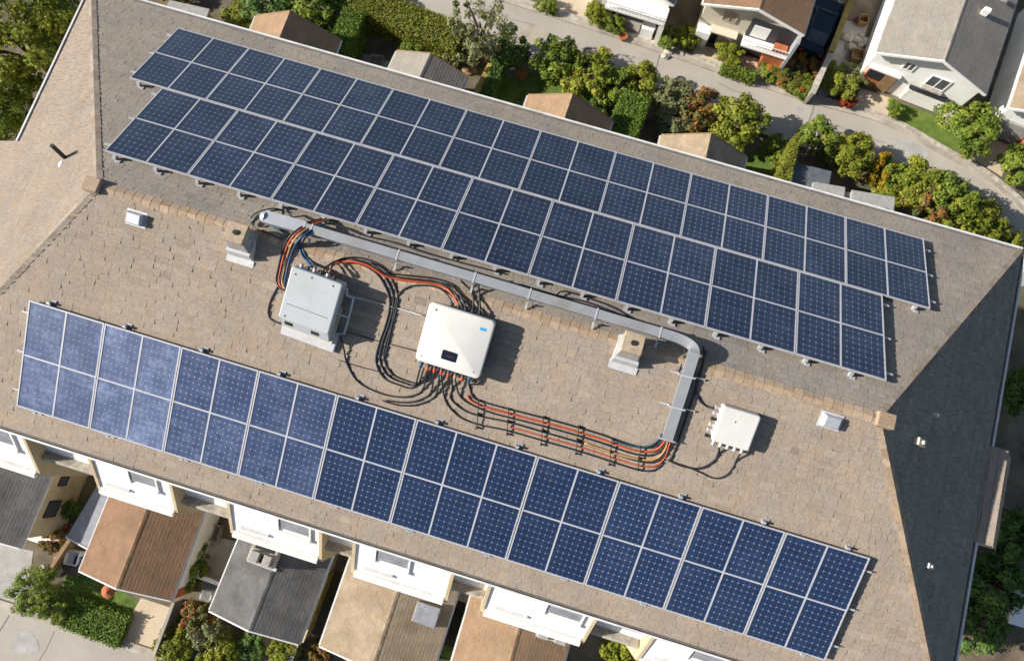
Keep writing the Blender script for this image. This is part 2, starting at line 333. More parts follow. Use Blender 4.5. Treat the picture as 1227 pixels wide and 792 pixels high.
def kerb(name, pts, w, hgt, mat, side=1):
    mb = MB()
    for i in range(len(pts) - 1):
        a, b = pts[i], pts[i + 1]; d = (b - a); d.z = 0; L = d.length
        if L < 1e-4: continue
        d /= L; nrm = Vector((-d.y, d.x, 0)) * side; c = (a + b) / 2 + nrm * (w / 2); c.z = GZ + hgt / 2
        mb.box(c, (L / 2 + 0.01, w / 2, hgt / 2 + 0.001 * (i % 2)), (d, nrm, Vector((0, 0, 1))))
    return struct(mb.build(name, mat))
kerb('kerb', ra, 0.28, 0.12, 'kerb', 1); kerb('pavement', [q + Vector((0.1, 0.29, 0)) for q in ra], 0.34, 0.10, 'stone', 1)
kerb('kerb', rb, 0.22, 0.12, 'kerb', -1)
pts = [G(u, v) for u, v in ((-60, 706), (0, 728), (70, 750), (139, 773), (205, 795), (270, 816), (330, 836))]
sheet('road', pts + [G(300, 960), G(-120, 900)], 0.02, 'asphalt'); kerb('kerb', pts, 0.42, 0.12, 'kerb', 1)
def dark_line(name, a, b, w=0.05):
    A, B = G(*a), G(*b); mb = MB(); P = [A.lerp(B, t / 6) + Vector((random.uniform(-.04, .04), random.uniform(-.04, .04), 0)) for t in range(7)]
    vs = []; d = (B - A).normalized(); n = Vector((-d.y, d.x, 0))
    for p in P: vs += [Vector((p.x, p.y, GZ + 0.025)) + n * w / 2, Vector((p.x, p.y, GZ + 0.025)) - n * w / 2]
    mb.add(vs, [(2 * i, 2 * i + 1, 2 * i + 3, 2 * i + 2) for i in range(6)]); struct(mb.build(name, 'darkgut'))  # thin dark wavering line laid on the road
dark_line('road_dark_line', (791, 66), (777, 108)); dark_line('road_dark_line', (975, 126), (962, 172)); dark_line('road_dark_line', (12, 736), (-30, 800)); dark_line('road_dark_line', (66, 756), (44, 800), 0.03)
def spot(name, u, v, r0, mat, n=22, sx=1.0):
    p = G(u, v); mb = MB(); mb.add([Vector((p.x + sx * r0 * math.cos(2 * math.pi * k / n) * (random.uniform(.85, 1.1) if name != 'manhole' else 1), p.y + r0 * math.sin(2 * math.pi * k / n) * (random.uniform(.8, 1.1) if name != 'manhole' else 1), GZ + .027)) for k in range(n)], [list(range(n))]); struct(mb.build(name, mat))
spot('manhole', 704, 62, .32, 'darkgut'); spot('road_patch', 720, 66, .35, 'concrete', 22, 1.6); spot('manhole', 958, 132, .25, 'concrete'); spot('road_patch', 1090, 180, .7, 'concrete', 22, 1.8); spot('road_patch', 640, 40, .6, 'kerb', 22, 1.7); spot('road_patch', 30, 770, .6, 'concrete', 22, 1.4)
dark_line('road_dark_line', (860, 100), (900, 118), .03); dark_line('road_dark_line', (1000, 150), (1060, 172), .03); dark_line('road_dark_line', (560, 10), (640, 30), .03)
def pad(name, uvs, z, mat): return sheet(name, [G(*p) for p in uvs], z, mat)
pad('lawn', [(62, 742), (78, 690), (118, 688), (168, 722), (150, 768), (139, 770)], 0.012, 'lawn')
pad('lawn', [(1062, 128), (1080, 124), (1140, 145), (1155, 175), (1140, 184), (1075, 152)], 0.012, 'lawn')
pad('lawn', [(600, 92), (680, 92), (690, 120), (640, 150), (580, 140)], 0.012, 'lawn')
pad('lawn', [(755, 44), (790, 54), (786, 62), (752, 52)], 0.012, 'lawn')
pad('lawn', [(870, 185), (935, 180), (930, 220), (880, 205)], 0.012, 'lawn')
pad('driveway', [(169, 716), (206, 728), (182, 785), (138, 771)], 0.016, 'drive')
pad('driveway', [(1031, 106), (1070, 119), (1062, 144), (1020, 130)], 0.016, 'drive')
pad('driveway', [(1186, 165), (1212, 176), (1200, 212), (1165, 190)], 0.016, 'drive')
pad('driveway', [(836, 54), (862, 60), (868, 82), (826, 70)], 0.016, 'drive')
pad('driveway', [(886, 66), (928, 76), (912, 88), (880, 76)], 0.016, 'drive')
pad('driveway', [(666, -20), (712, -4), (702, 30), (652, 16)], 0.016, 'drive')
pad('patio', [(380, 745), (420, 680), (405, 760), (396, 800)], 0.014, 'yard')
pad('patio', [(250, 640), (288, 650), (262, 722), (238, 700)], 0.016, 'concrete')
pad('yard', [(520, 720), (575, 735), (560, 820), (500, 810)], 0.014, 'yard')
pad('lawn', [(531, 772), (552, 776), (546, 790), (527, 785)], 0.02, 'lawn')
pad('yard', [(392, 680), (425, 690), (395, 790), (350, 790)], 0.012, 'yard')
pad('patio', [(420, 60), (470, 75), (462, 100), (410, 88)], 0.016, 'concrete')
pad('patio', [(985, 20), (1040, 30), (1020, 100), (985, 118), (968, 100)], 0.014, 'concrete')
pad('driveway', [(318, 740), (356, 748), (345, 790), (300, 780)], 0.016, 'drive')
pad('driveway', [(-30, 645), (40, 660), (30, 740), (-40, 720)], 0.016, 'concrete')
pad('path', [(1178, 600), (1290, 640), (1280, 690), (1170, 650)], 0.016, 'yard')

# ------------------------------------------------------------------ the big roof and the building under it
B = thing('apartment_building', 'long building with a weathered brown shingle hip roof carrying the solar arrays', 'building', loc=(10, 0, GZ))
E_X, E_Y = Vector((1, 0, 0)), Vector((0, 1, 0))
mb = MB(); shingles(mb, (0, 0, 0), E_X, (0, -CP, -SP), NF, lambda s: (-HL * s / SLEN, RL + HR * s / SLEN), SLEN, gap=.0018)
front_roof = mb.build('roof_slope', 'shingle', B); front_roof['label'] = 'front roof slope with the inverters'
mb = MB(); shingles(mb, (0, 0, 0), E_X, (0, CP, -SP), NB, lambda s: (-HL * s / SLEN, RL + HR * s / SLEN), SLEN, .15, .27, .015, gap=.002)
for f in mb.f: f.reverse()
mb.build('roof_slope', 'shingle_back', B)
LS = math.hypot(HL, EZ); RS = math.hypot(HR, EZ)
dl = Vector((-HL / LS, 0, EZ / LS)); nl = Vector((EZ / LS, 0, HL / LS)); dr = Vector((HR / RS, 0, EZ / RS)); nr = Vector((-EZ / RS, 0, HR / RS))
mb = MB(); YW = hit(16.5, 169, (0, 0, 0), nl).y
shingles(mb, (0, 0, 0), E_Y, dl, nl, lambda s: (-WH * s / LS, WH * s / LS), LS, 0.17, 0.24, 0.010, gap=.004)
shingles(mb, (0, 0, 0), E_Y, dl, nl, lambda s: (-WH, YW), LS + 3.2, 0.17, 0.24, 0.010, 0, LS, .004)
for f in mb.f: f.reverse()
mb.build('roof_slope', 'shingle_pale', B)
mb = MB(); shingles(mb, (RL, 0, 0), E_Y, dr, nr, lambda s: (-WH * s / RS, WH * s / RS), RS, 0.17, 0.25, 0.016, gap=.004)
mb.build('roof_slope', 'shingle_shaded', B)
def caps(mb, a, b, step, w, lift, na, nb, mi=0):
    a, b = Vector(a), Vector(b); L = (b - a).length; d = (b - a) / L; k = int(L / step)
    pa = na.cross(d).normalized(); pb = nb.cross(d).normalized()
    if pa.dot(pb) > 0: pb = -pb
    up = (na + nb).normalized()
    if pa.dot(na.cross(d)) < 0: pa = -pa
    sa = pa if pa.z < 0 else -pa; sb = pb if pb.z < 0 else -pb
    if sa.dot(sb) > 0.99: sb = -sa
    for i in range(k):
        p = a + d * (L * i / k); q = a + d * (L * (i + 1) / k + 0.03); h0, h1 = lift, lift + 0.006
        ww = w * random.uniform(0.93, 1.07)
        vs = [p + sa * ww + na * h0, p + up * h0 * 1.2, p + sb * ww + nb * h0, q + sa * ww + na * h1, q + up * h1 * 1.2, q + sb * ww + nb * h1,
              p + sa * ww - na * .01, p + sb * ww - nb * .01, q + sa * ww - na * .01, q + sb * ww - nb * .01]
        mb.add(vs, [(0, 1, 4, 3), (1, 2, 5, 4), (0, 3, 8, 6), (2, 7, 9, 5), (3, 4, 5, 9, 8), (0, 6, 7, 2, 1)], mi)
mb = MB(); caps(mb, (0.2, 0, 0), (RL - 0.2, 0, 0), 0.24, 0.165, 0.014, NF, NB); mb.build('ridge_cap', 'cap', B)
for a, b, n1, n2, mt in (((0, 0, 0), (-HL, -WH, EZ), NF, nl, 'shingle_pale'), ((0, 0, 0), (-HL, WH, EZ), NB, nl, 'shingle_pale'),
                         ((RL, 0, 0), (RL + HR, -WH, EZ), NF, nr, 'cap'), ((RL, 0, 0), (RL + HR, WH, EZ), NB, nr, 'shingle_pale')):
    mb = MB(); caps(mb, a, b, 0.24, 0.13, 0.02, n1, n2); mb.build('hip_cap', mt, B)
for x in (-0.12, RL + 0.12):
    mb = MB(); mb.rbox(x - 0.21, x + 0.21, -0.19, 0.17, -0.12, 0.11, 0.03, 0.02); mb.build('ridge_end_cap', 'cap', B)
# gutters
def gutter(a, b, out, name='gutter'):
    a, b, out = Vector(a), Vector(b), Vector(out); d = (b - a).normalized(); L = (b - a).length; mb = MB()
    z = Vector((0, 0, 1)); c = (a + b) / 2
    mb.box(c + out * 0.05 - z * 0.10, (L / 2, 0.05, 0.06), (d, out, z), 1)
    mb.box(c + out * 0.125 - z * 0.075, (L / 2 + .03, 0.025, 0.085), (d, out, z), 0)
    mb.box(c - out * 0.01 - z * 0.11, (L / 2, 0.01, 0.085), (d, out, z), 0)
    return mb.build(name, ['gutter', 'darkgut'], B)
XL, XR = -HL, RL + HR
gutter((XL, -WH, EZ - .02), (XR, -WH, EZ - .02), (0, -1, 0)); gutter((XR, WH, EZ - .02), (XL, WH, EZ - .02), (0, 1, 0))
gutter((XL, YW, EZ - .02), (XL, WH, EZ - .02), (-1, 0, 0)); 
# walls
mb = MB(); mb.bx(XL + .5, XR - .5, -WH + .45, WH - .5, GZ, EZ - .15); mb.bx(XL - 2.4, XL + .6, -WH + .46, YW - .3, GZ, EZ - 2.1); mb.build('wall', 'cream', B)
mb = MB(); mb.bx(XL + .02, XR - .02, -WH + .02, WH - .02, EZ - .22, EZ - .17); mb.build('soffit', 'white', B)
for fl in range(6):
    for k in range(9):
        x = XL + 2 + k * 3.0; z = EZ - 2.6 - fl * 3.1
        mb = MB(); mb.bx(x, x + 1.2, WH - .52, WH - .46, z, z + 1.5, 0); mb.bx(x - .06, x + 1.26, WH - .54, WH - .43, z - .12, z - .02, 1); mb.build('window', ['window', 'white'], B)
    for k in range(3):
        y = -4.2 + k * 3.4; z = EZ - 2.6 - fl * 3.1
        mb = MB(); mb.bx(XR - .52, XR - .46, y, y + 1.2, z, z + 1.5, 0); mb.bx(XR - .54, XR - .43, y - .06, y + 1.26, z - .12, z - .02, 1); mb.build('window', ['window', 'white'], B)
# sloped white bays and grey recesses under the front eave
KS = 0.8; SN = Vector((0, -1, KS)).normalized(); SO = Vector((0, -6.25, -3.35))
SD = Vector((0, -KS, -1)).normalized()
def S(u, v): return hit(u, v, SO, SN)
bays = [((-95, 481), (8, 513), (-40, 545), (61, 567)), ((93, 541), (191, 573), (138, 592), (222, 616)), ((265, 597), (374, 632), (291, 642), (391, 671)),
        ((424, 648), (541, 686), (428, 682), (531, 722)), ((590, 701), (718, 741), (579, 731), (690, 766)), ((780, 760), (900, 797), (770, 792), (872, 822)), ((955, 816), (1075, 856), (942, 846), (1052, 882))]  # last bay lies out of view, added to widen the building's shadow
recess = MB(); rz = -0.26
ro = SO + Vector((0, 0.35, rz)); Lr = 2.45
recess.prism([(XL + .6, ro.y, ro.z), (XL + .6, ro.y + SD.y * Lr, ro.z + SD.z * Lr), (XL + .6, ro.y + SD.y * Lr, GZ), (XL + .6, ro.y, GZ)], (XR - XL - 1.2, 0, 0))
recess.build('lower_roof', 'white', B)
for i, (tl, tr, bl, br) in enumerate(bays):
    a, b, c, d = S(*tl), S(*tr), S(*bl), S(*br)
    x0 = (a.x + c.x) / 2; x1 = (b.x + d.x) / 2; q = ((c - SO).dot(SD) + (d - SO).dot(SD)) / 2
    pb = SO + SD * q; ax = Vector((1, 0, 0))
    mb = MB(); y1 = SO.y + 0.2
    mb.prism([(x0, SO.y, SO.z), (x0, pb.y, pb.z), (x0, pb.y, GZ), (x0, y1, GZ), (x0, y1, SO.z)], (x1 - x0, 0, 0), 0)
    bay = mb.build('bay', 'white', B)
    # cream cheek walls either side, a touch proud of the white
    for xs, w in ((x0 - 0.10, 0.10), (x1, 0.10)):
        m2 = MB(); o2 = SO + SN * 0.06
        m2.prism([(xs, o2.y, o2.z), (xs, pb.y - .05, pb.z - 0.0), (xs, pb.y - .05, GZ), (xs, y1, GZ), (xs, y1, o2.z)], (w, 0, 0)); m2.build('party_wall', 'cream', bay)
    f = frame(SO, ax, SN); wdt = x1 - x0
    def onslope(m, xa, xb, qa, qb, h0, h1, mi=0):
        cc = SO + ax * ((xa + xb) / 2) + SD * ((qa + qb) / 2) + SN * ((h0 + h1) / 2); m.box(cc, (abs(xb - xa) / 2, abs(qb - qa) / 2, (h1 - h0) / 2), (ax, SD, SN), mi)
    w_ = (0, -.04, .03, -.3, .04, -.1, 0)[i] * wdt; x0 += w_
    m2 = MB(); onslope(m2, x0 + wdt * .52, x0 + wdt * .86, q * .18, q * .58, -.05, .03, 0); onslope(m2, x0 + wdt * .5, x0 + wdt * .88, q * .62, q * .68, -.02, .09, 1); onslope(m2, x0 + wdt * .5, x0 + wdt * .518, q * .15, q * .62, -.02, .06, 1); onslope(m2, x0 + wdt * .862, x0 + wdt * .88, q * .15, q * .62, -.02, .06, 1)
    m2.build('window', ['bluegrey', 'white'], bay); x0 -= w_
    m2 = MB(); v_ = (0, 0, 0, .55, 0, .6, 0)[i] * wdt; onslope(m2, x0 + v_ + wdt * .12, x0 + v_ + wdt * (.3 if i % 2 else .26), q * .2, q * .3, -.02, .025, 0); m2.build('vent_window', 'bluegrey', bay)
    m2 = MB(); onslope(m2, x0 + wdt * .1, x0 + wdt * .42, q * .8, q * .85, -.02, .07, 0); m2.build('ledge', 'gutter', bay)
    m2 = MB(); onslope(m2, x0 + .02, x1 - .02, q * .955, q + .02, .0, .16, 0); onslope(m2, x0 + .02, x1 - .02, q * .93, q * .95, .0, .05, 1); m2.build('balcony_edge', ['white', 'gutter'], bay)
    if i < len(bays) - 1:   # window band in the recess to the right
        nx0 = (S(*bays[i + 1][0]).x + S(*bays[i + 1][2]).x) / 2; rr = SO + Vector((0, .35, rz))
        m2 = MB(); cc = rr + ax * ((x1 + nx0) / 2) + SD * 1.05 + SN * 0.02; m2.box(cc, ((nx0 - x1) / 2 - .2, .42, .03), (ax, SD, SN)); m2.build('window', 'bluegrey', B)
        m2 = MB(); cc = rr + ax * ((x1 + nx0) / 2) + SD * 1.78; m2.box(cc + SN * .01, ((nx0 - x1) / 2 - .16, .12, .02), (ax, SD, SN)); m2.build('dark_opening', 'hole', B); m2 = MB(); m2.box(cc + SD * .52 + SN * 0.10, ((nx0 - x1) / 2 - .12, .07, .14), (ax, SD, SN)); m2.build('parapet', 'stone', B)
# little gablet on the right eave
mb = MB(); zr = -2.76
r0 = hit(1211, 540, (0, 0, zr), (0, 0, 1)); r1 = hit(1187, 654, (0, 0, zr), (0, 0, 1))
xr = (r0.x + r1.x) / 2; ya, yb = r1.y, r0.y
shingles(mb, (xr, 0, zr), E_Y, Vector((-.97, 0, -.24)).normalized(), Vector((-.24, 0, .97)).normalized(), lambda s: (ya, yb), 1.5, .2, .3, .02)
for f in mb.f: f.reverse()
shingles(mb, (xr, 0, zr), E_Y, Vector((.6, 0, -.8)), Vector((.8, 0, .6)), lambda s: (ya, yb), 1.3, .2, .3, .02)
gb = mb.build('gablet_roof', 'shingle', B)
mb = MB(); mb.prism([(xr - 1.25, ya + .03, zr - .36), (xr, ya + .03, zr - .03), (xr + .7, ya + .03, zr - 1.0), (xr - 1.0, ya + .03, zr - 1.6)], (0, yb - ya - .06, 0)); mb.build('gablet_wall', 'alu_dim', gb)
gutter((XR, -WH, EZ - .02), (XR, ya, EZ - .02), (1, 0, 0)); gutter((XR, yb, EZ - .02), (XR, WH, EZ - .02), (1, 0, 0))
for (u, v) in ((1160, 655), (1205, 460)):
    p = hit(u, v, (XR + .2, 0, 0), (1, 0, 0)); mb = MB(); mb.tube([(XR + .12, p.y, EZ - .1), (XR - .3, p.y, EZ - .8), (XR - .42, p.y, GZ)], .05, 8); mb.build('downpipe', 'gutter', B)

# roof chimneys, vents, pipes (parts of the building)
def frustum(mb, c, w0, w1, z0, z1, dy=0.0, mi=0):
    vs = [Vector((c.x + sx * w, c.y + sy * w + o, z)) for w, z, o in ((w0, z0, 0), (w1, z1, dy)) for sx, sy in ((-1, -1), (1, -1), (1, 1), (-1, 1))]
    mb.add(vs, [(3, 2, 1, 0), (4, 5, 6, 7), (0, 1, 5, 4), (1, 2, 6, 5), (2, 3, 7, 6), (3, 0, 4, 7)], mi)
def chimney(u, v, w, h):
    p = RP(u, v); mb = MB()
    frustum(mb, p, w + .10, w - .01, p.z - .35, p.z + h, .12); ch = mb.build('chimney', 'chim_grey', B)
    mb = MB(); q = p + Vector((0, .12, 0)); mb.rbox(q.x - w - .02, q.x + w + .02, q.y - w - .02, q.y + w + .02, p.z + h, p.z + h + .09, .03, .02); mb.build('chimney_cap', 'chim_tan', ch)
    mb = MB(); mb.cyl((q.x, q.y, p.z + h + .08), .065, .05, 16); mb.build('flue', 'hole', ch)
    mb = MB(); frustum(mb, p, w + .13, w + .075, p.z - .42, p.z + h * .30, .035)
    mb.box(p + Vector((0, -(w + .14) * CP, -(w + .14) * SP)) + NF * .03, (w + .13, .12, .008), (E_X, Vector((0, CP, SP)), NF))
    mb.build('flashing', 'flash', ch); return ch
chimney(292, 294, .23, .55); chimney(752, 422, .23, .55)
def roofvent(u, v):
    p = RP(u, v, .08); f = (E_X, Vector((0, CP, SP)), NF); p = p - NF * .08; mb = MB()
    mb.box(p + NF * .02, (.27, .20, .015), f); b = mb.build('roof_vent', 'flash', B)
    mb = MB(); vs = []
    for h, k in ((.02, 1), (.13, 1), (.18, .8)):
        for sx, sy in ((-1, -1), (1, -1), (1, 1), (-1, 1)): vs.append(p + NF * h + E_X * (.21 * k * sx) + f[1] * (.15 * k * sy))
    mb.add(vs, [(0, 1, 5, 4), (1, 2, 6, 5), (2, 3, 7, 6), (3, 0, 4, 7), (4, 5, 9, 8), (5, 6, 10, 9), (6, 7, 11, 10), (7, 4, 8, 11), (8, 9, 10, 11)])
    mb.build('vent_hood', 'alu_dim', b)
roofvent(162, 262); roofvent(996, 505)
p = hit(78, 190, (0, 0, 0), nl); mb = MB(); mb.tube([p - Vector((0, 0, .1)), p + Vector((-.05, 0.1, .55))], .06, 10, 0); mb.build('vent_pipe', 'bolt', B)
p = hit(73, 197, (0, 0, 0), nl); mb = MB(); mb.cyl(p - nl * .02, .13, .05, 14, 0, .09, nl); mb.build('pipe_collar', 'flash', B)
for u, v, k in ((1098, 529, 1), (1119, 497, .6), (1111, 677, .7)):
    p = hit(u, v, (RL, 0, 0), nr); mb = MB(); mb.box(p + nr * .08 * k, (.14 * k, .09 * k, .07 * k), (dr, E_Y, nr)); mb.cyl(p, .05 * k, .22 * k, 10, 0, None, nr); mb.build('roof_vent_cap', 'beige' if k == 1 else 'flash', B)

# ------------------------------------------------------------------ solar arrays
ORD = ['first', 'second', 'third', 'fourth', 'fifth', 'sixth', 'seventh', 'eighth', 'ninth', 'tenth', 'eleventh']
def panel_proto(ncol, fw, rows, fb=0.036, th=0.05, g=0.010):
    """local frame: x along the row, y up the sheet, z out of the roof; origin lower left corner of the top face"""
    W = ncol * fw; H = sum(rows); o = thing('solar_panel', '-', 'solar panel')
    mb = MB()
    mb.bx(g, W - g, 0, fb, -th, 0); mb.bx(g, W - g, H - fb, H, -th, 0); mb.bx(g, g + fb, fb, H - fb, -th, 0); mb.bx(W - g - fb, W - g, fb, H - fb, -th, 0)
    mb.build('frame', 'alu', o, False)
    b2 = 0.022; mb = MB()
    for k in range(1, ncol): mb.bx(k * fw - b2, k * fw + b2, fb, H - fb, -.024, -.004)
    y = 0
    for r in rows[:-1]: y += r; mb.bx(g + fb, W - g - fb, y - b2, y + b2, -.026, -.006)
    mb.build('divider_bar', 'alu', o, False)
    mb = MB(); y = 0; idx = 0
    for ri, r in enumerate(rows):
        nr_ = 9 if r > 1.4 else 8
        for k in range(ncol):
            x0, x1 = max(k * fw, g + fb * .9), min((k + 1) * fw, W - g - fb * .9); y0, y1 = max(y, fb * .9), min(y + r, H - fb * .9)
            mb.add([(x0, y0, -.012), (x1, y0, -.012), (x1, y1, -.012), (x0, y1, -.012)], [(0, 1, 2, 3)])
            m_ = 0.12; U0, V0 = k * 7, ri * nr_
            mb.uv[idx] = [(U0 - m_ + .06 + .06, V0), (U0 + 7, V0), (U0 + 7, V0 + nr_), (U0 + .0, V0 + nr_)]; mb.uv[idx][0] = (U0, V0); idx += 1
        y += r
    c = mb.build('cell_sheet', 'cell', o, False)
    mb = MB(); mb.bx(.06, W - .06, .06, H - .06, -.03, -.026); mb.build('back_sheet', 'white', o, False)
    return o
HOFF = 0.18
def place_panel(proto, first, x, s, side, label, mat):
    o = proto if first else copy_tree(proto)
    N = NF if side < 0 else NB; d = Vector((0, side * CP, -SP))
    o.matrix_world = frame(Vector((x, 0, 0)) + d * s + N * HOFF, E_X, N)
    o['group'] = 'solar panels on the roof'; o['label'] = label; o['category'] = 'solar panel'; LABELS.setdefault(label, []).append(o.name)
    for ch in o.children:
        if ch.name.startswith('cell_sheet'): ch.material_slots[0].link = 'OBJECT'; ch.material_slots[0].material = M[mat]
    return o
LABELS.clear()
FW = 1.0632; x = -1.305; first = True; n = 0
pr = panel_proto(2, FW, (1.49, 1.52)); pr3 = panel_proto(3, FW, (1.49, 1.52))
for k, nc in enumerate((2, 2, 2, 2, 2, 3, 2, 2, 2, 2)):
    mt = 'cell_dust_glare' if k < 2 else 'cell_dust_glare_low' if k < 4 else 'cell'
    look = {0: 'dusty glare-tinted blue solar panel at the left end of the front array nearest the gutter', 1: 'dusty glare-tinted blue solar panel with smears, second from the left end of the front array'}.get(k)
    if nc == 3: look = 'wide six-field solar panel with three columns in the middle of the front array'
    if k == 9: look = 'deep blue solar panel closing the right end of the front array'
    look = look or '%s blue solar panel, %s from the left end of the front array' % ('slightly glare-tinted' if k < 4 else 'clean deep', ORD[k])
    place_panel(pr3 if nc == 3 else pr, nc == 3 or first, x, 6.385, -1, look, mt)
    if nc == 2: first = False
    x += nc * FW
FB = 1.1385; prl = panel_proto(2, FB, (1.38, 1.35), .03, .05, .007)
for k in range(9):
    look = 'dark navy solar panel, %s from the left in the row next to the trunking' % ORD[k]
    if k == 0: look = 'dark navy solar panel at the left end of the row next to the trunking'
    if k == 8: look = 'dark navy solar panel at the right end of the row next to the trunking'
    place_panel(prl, k == 0, -0.39 + k * 2 * FB, 1.02, 1, look, 'cell_back')
pru = panel_proto(2, FB, (1.285, 1.285), .026, .05, .005)
for k in range(10):
    look = 'greyish navy solar panel, %s from the left in the row nearest the street' % ORD[k]
    if k == 0: look = 'greyish navy solar panel at the far left top corner of the back array'
    if k == 9: look = 'greyish navy solar panel at the right end of the row nearest the street'
    place_panel(pru, k == 0, -1.38 + k * 2 * FB, 3.775, 1, look, 'cell_back')
def rack(label, x0, x1, s0, s1, side, xs, rails):
    N = NF if side < 0 else NB; d = Vector((0, side * CP, -SP)); o = thing('mounting_rack', label, 'panel rack', frame(Vector((x0, 0, 0)) + d * s0, E_X, N), group='aluminium racks under the solar panels')
    f = (E_X, d, N); P = lambda x, s, h: Vector((x, 0, 0)) + d * s + N * h
    for s in rails:
        mb = MB(); mb.box(P((x0 + x1) / 2, s, .10), ((x1 - x0) / 2 + .2, .022, .022), f); mb.build('rail', 'alu', o)
    for x in xs:
        for s, sg in ((s0, -1), (s1, 1)):
            if side > 0 and sg > 0 and s1 > 5: continue
            mb = MB(); mb.box(P(x, s + sg * .045, .05), (.035, .05, .05), f); mb.box(P(x, s + sg * .06, .125), (.045, .03, .03), f); mb.box(P(x + .08, s + sg * .09, .02), (.06, .045, .015), f)
            mb.build('clamp', 'alu_dim' if side < 0 else 'alu', o)
rack('aluminium rack with rail stubs and clamps under the front solar array', -1.305, 21.02, 3.375, 6.385, -1, [-1.3 + .5 + i * 2.126 for i in range(11)], (3.75, 4.85, 5.95))
rack('aluminium rack with end clamps under the back array\'s row beside the trunking', -.39, 20.1, 1.02, 3.75, 1, [-.1 + i * FB for i in range(18)], (1.3, 2.4, 3.5))
rack('aluminium rack under the outer row of the back array', -1.38, 21.39, 3.775, 6.345, 1, [-1.1, 0.0, 21.0], (4.1, 5.05, 6.0))

# ------------------------------------------------------------------ cable trunking
TK = thing('cable_trunking', 'grey metal cable trunking along the ridge, bending down the front slope', 'trunking', loc=RP(583, 340))
def oblong(mb, a, b, w, h, up, mi=0):
    a, b = Vector(a), Vector(b); d = (b - a); L = d.length; d /= L; up = (up - d * up.dot(d)).normalized(); s = up.cross(d)
    mb.box((a + b) / 2, (L / 2, w, h), (d, s, up), mi)
UP = Vector((0, 0, 1))
tl_ = [RP(366, 277, .16), RP(492, 314, .16), RP(583, 339.5, .16), RP(670, 364, .16), RP(753, 389, .16), RP(812, 405, .16)]
a, b = tl_[0], RP(803, 402.5, .16)
ymean = sum(p.y for p in tl_) / 6; zt = .10
A_, B_ = Vector((a.x, ymean, zt)), Vector((b.x, ymean, zt))
mb = MB(); oblong(mb, A_, B_, .108, .075, UP); oblong(mb, A_ + UP * .079, B_ + UP * .079, .115, .006, UP); mb.build('trunking_run', 'trunking', TK)
q0 = hit(831, 424, NF * .14, NF); q1 = RP(799, 526, .12)
mb = MB(); oblong(mb, q0, q1, .122, .07, NF); oblong(mb, q0 + NF * .074, q1 + NF * .074, .13, .006, NF); mb.build('trunking_drop', 'trunking', TK)
mb = MB(); ctl = hit(838, 403, (0, 0, zt), (0, 0, 1)); ctl.y = ymean; path = [B_ * (1 - t) ** 2 + ctl * 2 * t * (1 - t) + q0 * t * t for t in [i / 10 for i in range(11)]]; path = [B_ - Vector((.05, 0, 0))] + path + [q0 + (q1 - q0).normalized() * .05]
vs = []; n = len(path)
for i, p in enumerate(path):
    d = (path[min(i + 1, n - 1)] - path[max(i - 1, 0)]).normalized(); t = i / (n - 1); up = (UP * (1 - t) + NF * t); up = (up - d * up.dot(d)).normalized(); s = up.cross(d)
    vs += [p + s * .115 - up * .075, p + s * .115 + up * .085, p - s * .115 + up * .085, p - s * .115 - up * .075]
mb.add(vs, [(4 * i + k, 4 * i + (k + 1) % 4, 4 * i + 4 + (k + 1) % 4, 4 * i + 4 + k) for i in range(n - 1) for k in range(4)]); mb.build('elbow', 'trunking', TK)
c0 = RP(318, 263, .2); c1 = RP(358, 276, .2); 
mb = MB(); c0 = Vector((c0.x, ymean - .02, .12)); oblong(mb, c0, A_ + Vector((.02, 0, .0)), .155, .09, UP); mb.cyl(c0 + Vector((.02, 0, -.02)), .16, .1, 16, 0, .13, (-1, 0, 0)); mb.build('junction_duct', 'alu_dim', TK)
for t in (.02, .26, .47, .62, .80, .97):
    p = A_.lerp(B_, t); mb = MB(); mb.box(p + UP * .01, (.018, .14, .085), None); mb.box(p + Vector((0, -.27, -.09)), (.025, .09, .012), None); mb.box(p + Vector((0, -.22, -.06)), (.02, .02, .05), None); mb.build('bracket', 'alu', TK)
for t in (.25, .62):
    p = q0.lerp(q1, t); d = (q1 - q0).normalized(); s = NF.cross(d); mb = MB(); mb.box(p + NF * .008, (.02, .20, .08), (d, s, NF)); mb.box(p + s * .3 - NF * .06, (.02, .16, .012), (d, s, NF)); mb.box(p - s * .28 - NF * .06, (.02, .12, .012), (d, s, NF)); mb.build('bracket', 'alu', TK)
mb = MB(); d = (q1 - q0).normalized(); s = NF.cross(d); mb.box(q1 + NF * .0, (.02, .2, .085), (d, s, NF)); mb.build('end_flange', 'alu_dim', TK)

# ------------------------------------------------------------------ inverters
def surf(bl, br, tl, h):
    a, b, c = (hit(*q, NF * h, NF) for q in (bl, br, tl)); m = frame(a - NF * h, b - a, NF)
    return m, (b - a).length, (m.inverted() @ c).y
m, w, d = surf((496.5, 431), (574, 455.5), (518, 362), .46)
INV = thing('inverter', 'large white inverter case with small dark display and blue mark', 'inverter', m)
L = False
mb = MB(); mb.rbox(0, w, 0, d, .30, .46, .12, .035); mb.build('cover', 'white_case', INV, L, True)
mb = MB(); mb.rbox(.05, w - .05, .05, d - .05, .10, .298, .08, .02); mb.build('case_back', 'grey_case', INV, L)
for k in range(9): 
    mb = MB(); y = .18 + k * (d - .36) / 8; mb.bx(w - .05, w + .02, y - .03, y + .03, .12, .28); mb.build('cooling_fin', 'bolt', INV, L)
mb = MB(); mb.rbox(w * .365, w * .60, d * .155, d * .315, .44, .466, .04, .006); scr = mb.build('display', 'screen', INV, L)
mb = MB()
